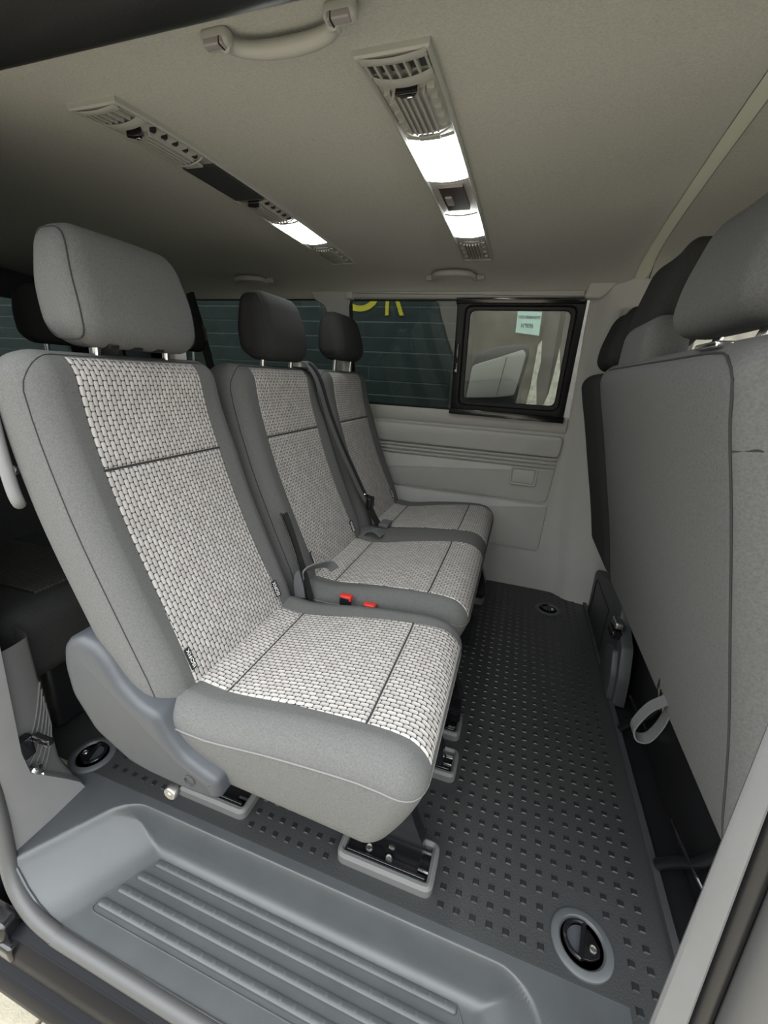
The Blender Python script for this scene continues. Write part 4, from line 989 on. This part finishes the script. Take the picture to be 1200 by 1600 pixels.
# ================================================================== OUTSIDE THE FAR WINDOWS
# dark green boarded wall of the building opposite: every board a piece
b = MB(); b.rbox((-4.6, 3.051, 3.2), (4.12, .04, 3.8), .005, 1); bw = struct(b.build('wall_outside', 'mortar'), 'dark green boarded wall across the street behind the far windows', 'wall')
for k in range(-5, 27):
    z0 = .838 + k * .0995
    xx = -8.7
    while xx < -.50:
        L = min(2.4 + random.uniform(-.3, .3), -.482 - xx)
        b = MB(); b.rbox((xx + L / 2, 3.02 + random.uniform(-.003, .003), z0 + .0495), (L / 2 - .002, .012, .0468), .003, 1); b.build('wall_board', 'board', bw, smooth=False)
        xx += L
SG = lambda a, c, d: (a, 3.005 - d, c)
Y1 = thing('shop_lettering', 'large yellow letters on the dark green wall above the fixed window', 'lettering', (-1.05, 3.0, 1.40))
text_mesh('letter_o', 'O', .42, 'yellow', Y1, lambda a, c, d: SG(-1.205 + a * 1.0, 1.530 + c, d), .004)
text_mesh('letter_r', 'R', .42, 'yellow', Y1, lambda a, c, d: SG(-.955 + a * .62, 1.503 + c, d), .004)
# doorway column, plaster wall and dark jambs beyond
b = MB(); b.rbox((-.44, 3.0, 1.8), (.05, .10, 2.4), .01, 1); struct(b.build('wall_outside_column', 'plaster_dark'), 'dark column at the corner of the garage opposite', 'column')
b = MB(); b.rbox((4.1, 3.16, 3.2), (4.5, .04, 3.8), .005, 1); pw = struct(b.build('wall_outside_plaster', 'plaster'), 'weathered grey plaster wall opposite the sliding window', 'wall')
b = MB(); b.rbox((.095, 3.10, 1.6), (.045, .03, 2.2), .004, 1); b.build('dark_jamb', 'plaster_dark', pw)
b = MB(); b.rbox((.30, 3.10, 1.6), (.13, .03, 2.2), .004, 1); b.build('dark_jamb', 'plaster_dark', pw)
PL = lambda a, c, d: (a, 3.07 - d, c)
b = MB(); b.prism([(.02, .5), (.075, .5), (.085, .84), (.060, 1.0), (.068, 1.12), (.055, 1.25), (.035, 1.22), (.028, .95), (.012, .80)], -.04, .004, PL); b.build('peeled_patch', 'pale_plaster', pw)
b = MB(); b.prism([(.13, .5), (.235, .5), (.232, .82), (.212, .98), (.190, 1.10), (.170, 1.205), (.162, 1.06), (.150, .92), (.125, .83)], -.04, .004, PL); b.build('peeled_patch', 'pale_plaster', pw)
# no-parking plate
t = thing('parking_sign', 'pale green sign plate lettered VADO PERMANENTE on the wall opposite', 'sign', (-.05, 3.03, 1.34))
PS = lambda a, c, d: (a, 3.04 - d, c)
b = MB(); b.prism([(-.118, 1.288), (.030, 1.272), (.027, 1.412), (-.122, 1.415)], .0, .008, PS); b.build('sign_plate', 'sign', t)
text_mesh('sign_lettering', 'VADO PERMANENTE', .0245, 'sign_text', t, lambda a, c, d: PS(-.046 + a, 1.378 + c - a * .03, .0085 + d), .0006, sx=.60, bold=.0006)
text_mesh('sign_number', 'Nº9096', .037, 'sign_text', t, lambda a, c, d: PS(-.052 + a, 1.328 + c - a * .03, .0085 + d), .0006, sx=.66, bold=.0008)
# wing mirror of a vehicle parked alongside
t = thing('wing_mirror', 'large pale wing mirror with dark housing outside the sliding window', 'wing mirror', (-.16, 2.62, .84))
MF = lambda a, c, d: (a, 2.64 - d, c)
mo = rpoly([(-.350, .80), (-.335, 1.06), (-.300, 1.135), (-.20, 1.170), (-.06, 1.188), (-.022, 1.180), (-.008, 1.14), (-.028, .98), (-.050, .83), (-.09, .80)], [.03, .03, .03, .03, .03, .02, .03, .03, .03, .03], 4)
b = MB(); b.prism(mo, -.11, .02, MF, .014); hs = b.build('mirror_housing', 'mirror_body', t)
mi = rpoly([(-.338, .872), (-.322, 1.055), (-.300, 1.068), (-.17, 1.112), (-.045, 1.158), (-.026, 1.130), (-.046, .99), (-.062, .905), (-.17, .885)], .015, 4)
b = MB(); b.prism(mi, .015, .028, MF, .006); b.build('mirror_face', 'mirror_face', t)
b = MB(); b.tube([MF(-.130, 1.112, .0285), MF(-.160, .90, .0285)], .0018, 6); b.build('face_seam', 'mirror_body', hs)
b = MB(); b.rbox((-.12, 2.66, .795), (.05, .05, .045), .02, 3); b.build('mirror_foot', 'mirror_face', t)
b = MB(); b.tube([(-.12, 2.66, -.53), (-.12, 2.66, .76)], .022, 12); b.build('mirror_post', 'mirror_body', t)
b = MB(); b.rbox((.35, 3.0, -.56), (9, 2.2, .03), .005, 1)
struct(b.build('floor_far_street', 'grout'), 'street surface on the far side of the van', 'ground')

# unseen facade added behind the camera to cut low sky light at the door
b = MB(); b.rbox((-.5, -9.3, 1.7), (14, .15, 2.3), .02, 1); fc = struct(b.build('wall_sky_block', 'facade'), 'unseen pale street facade added to block low sky light at the open sliding door', 'wall')
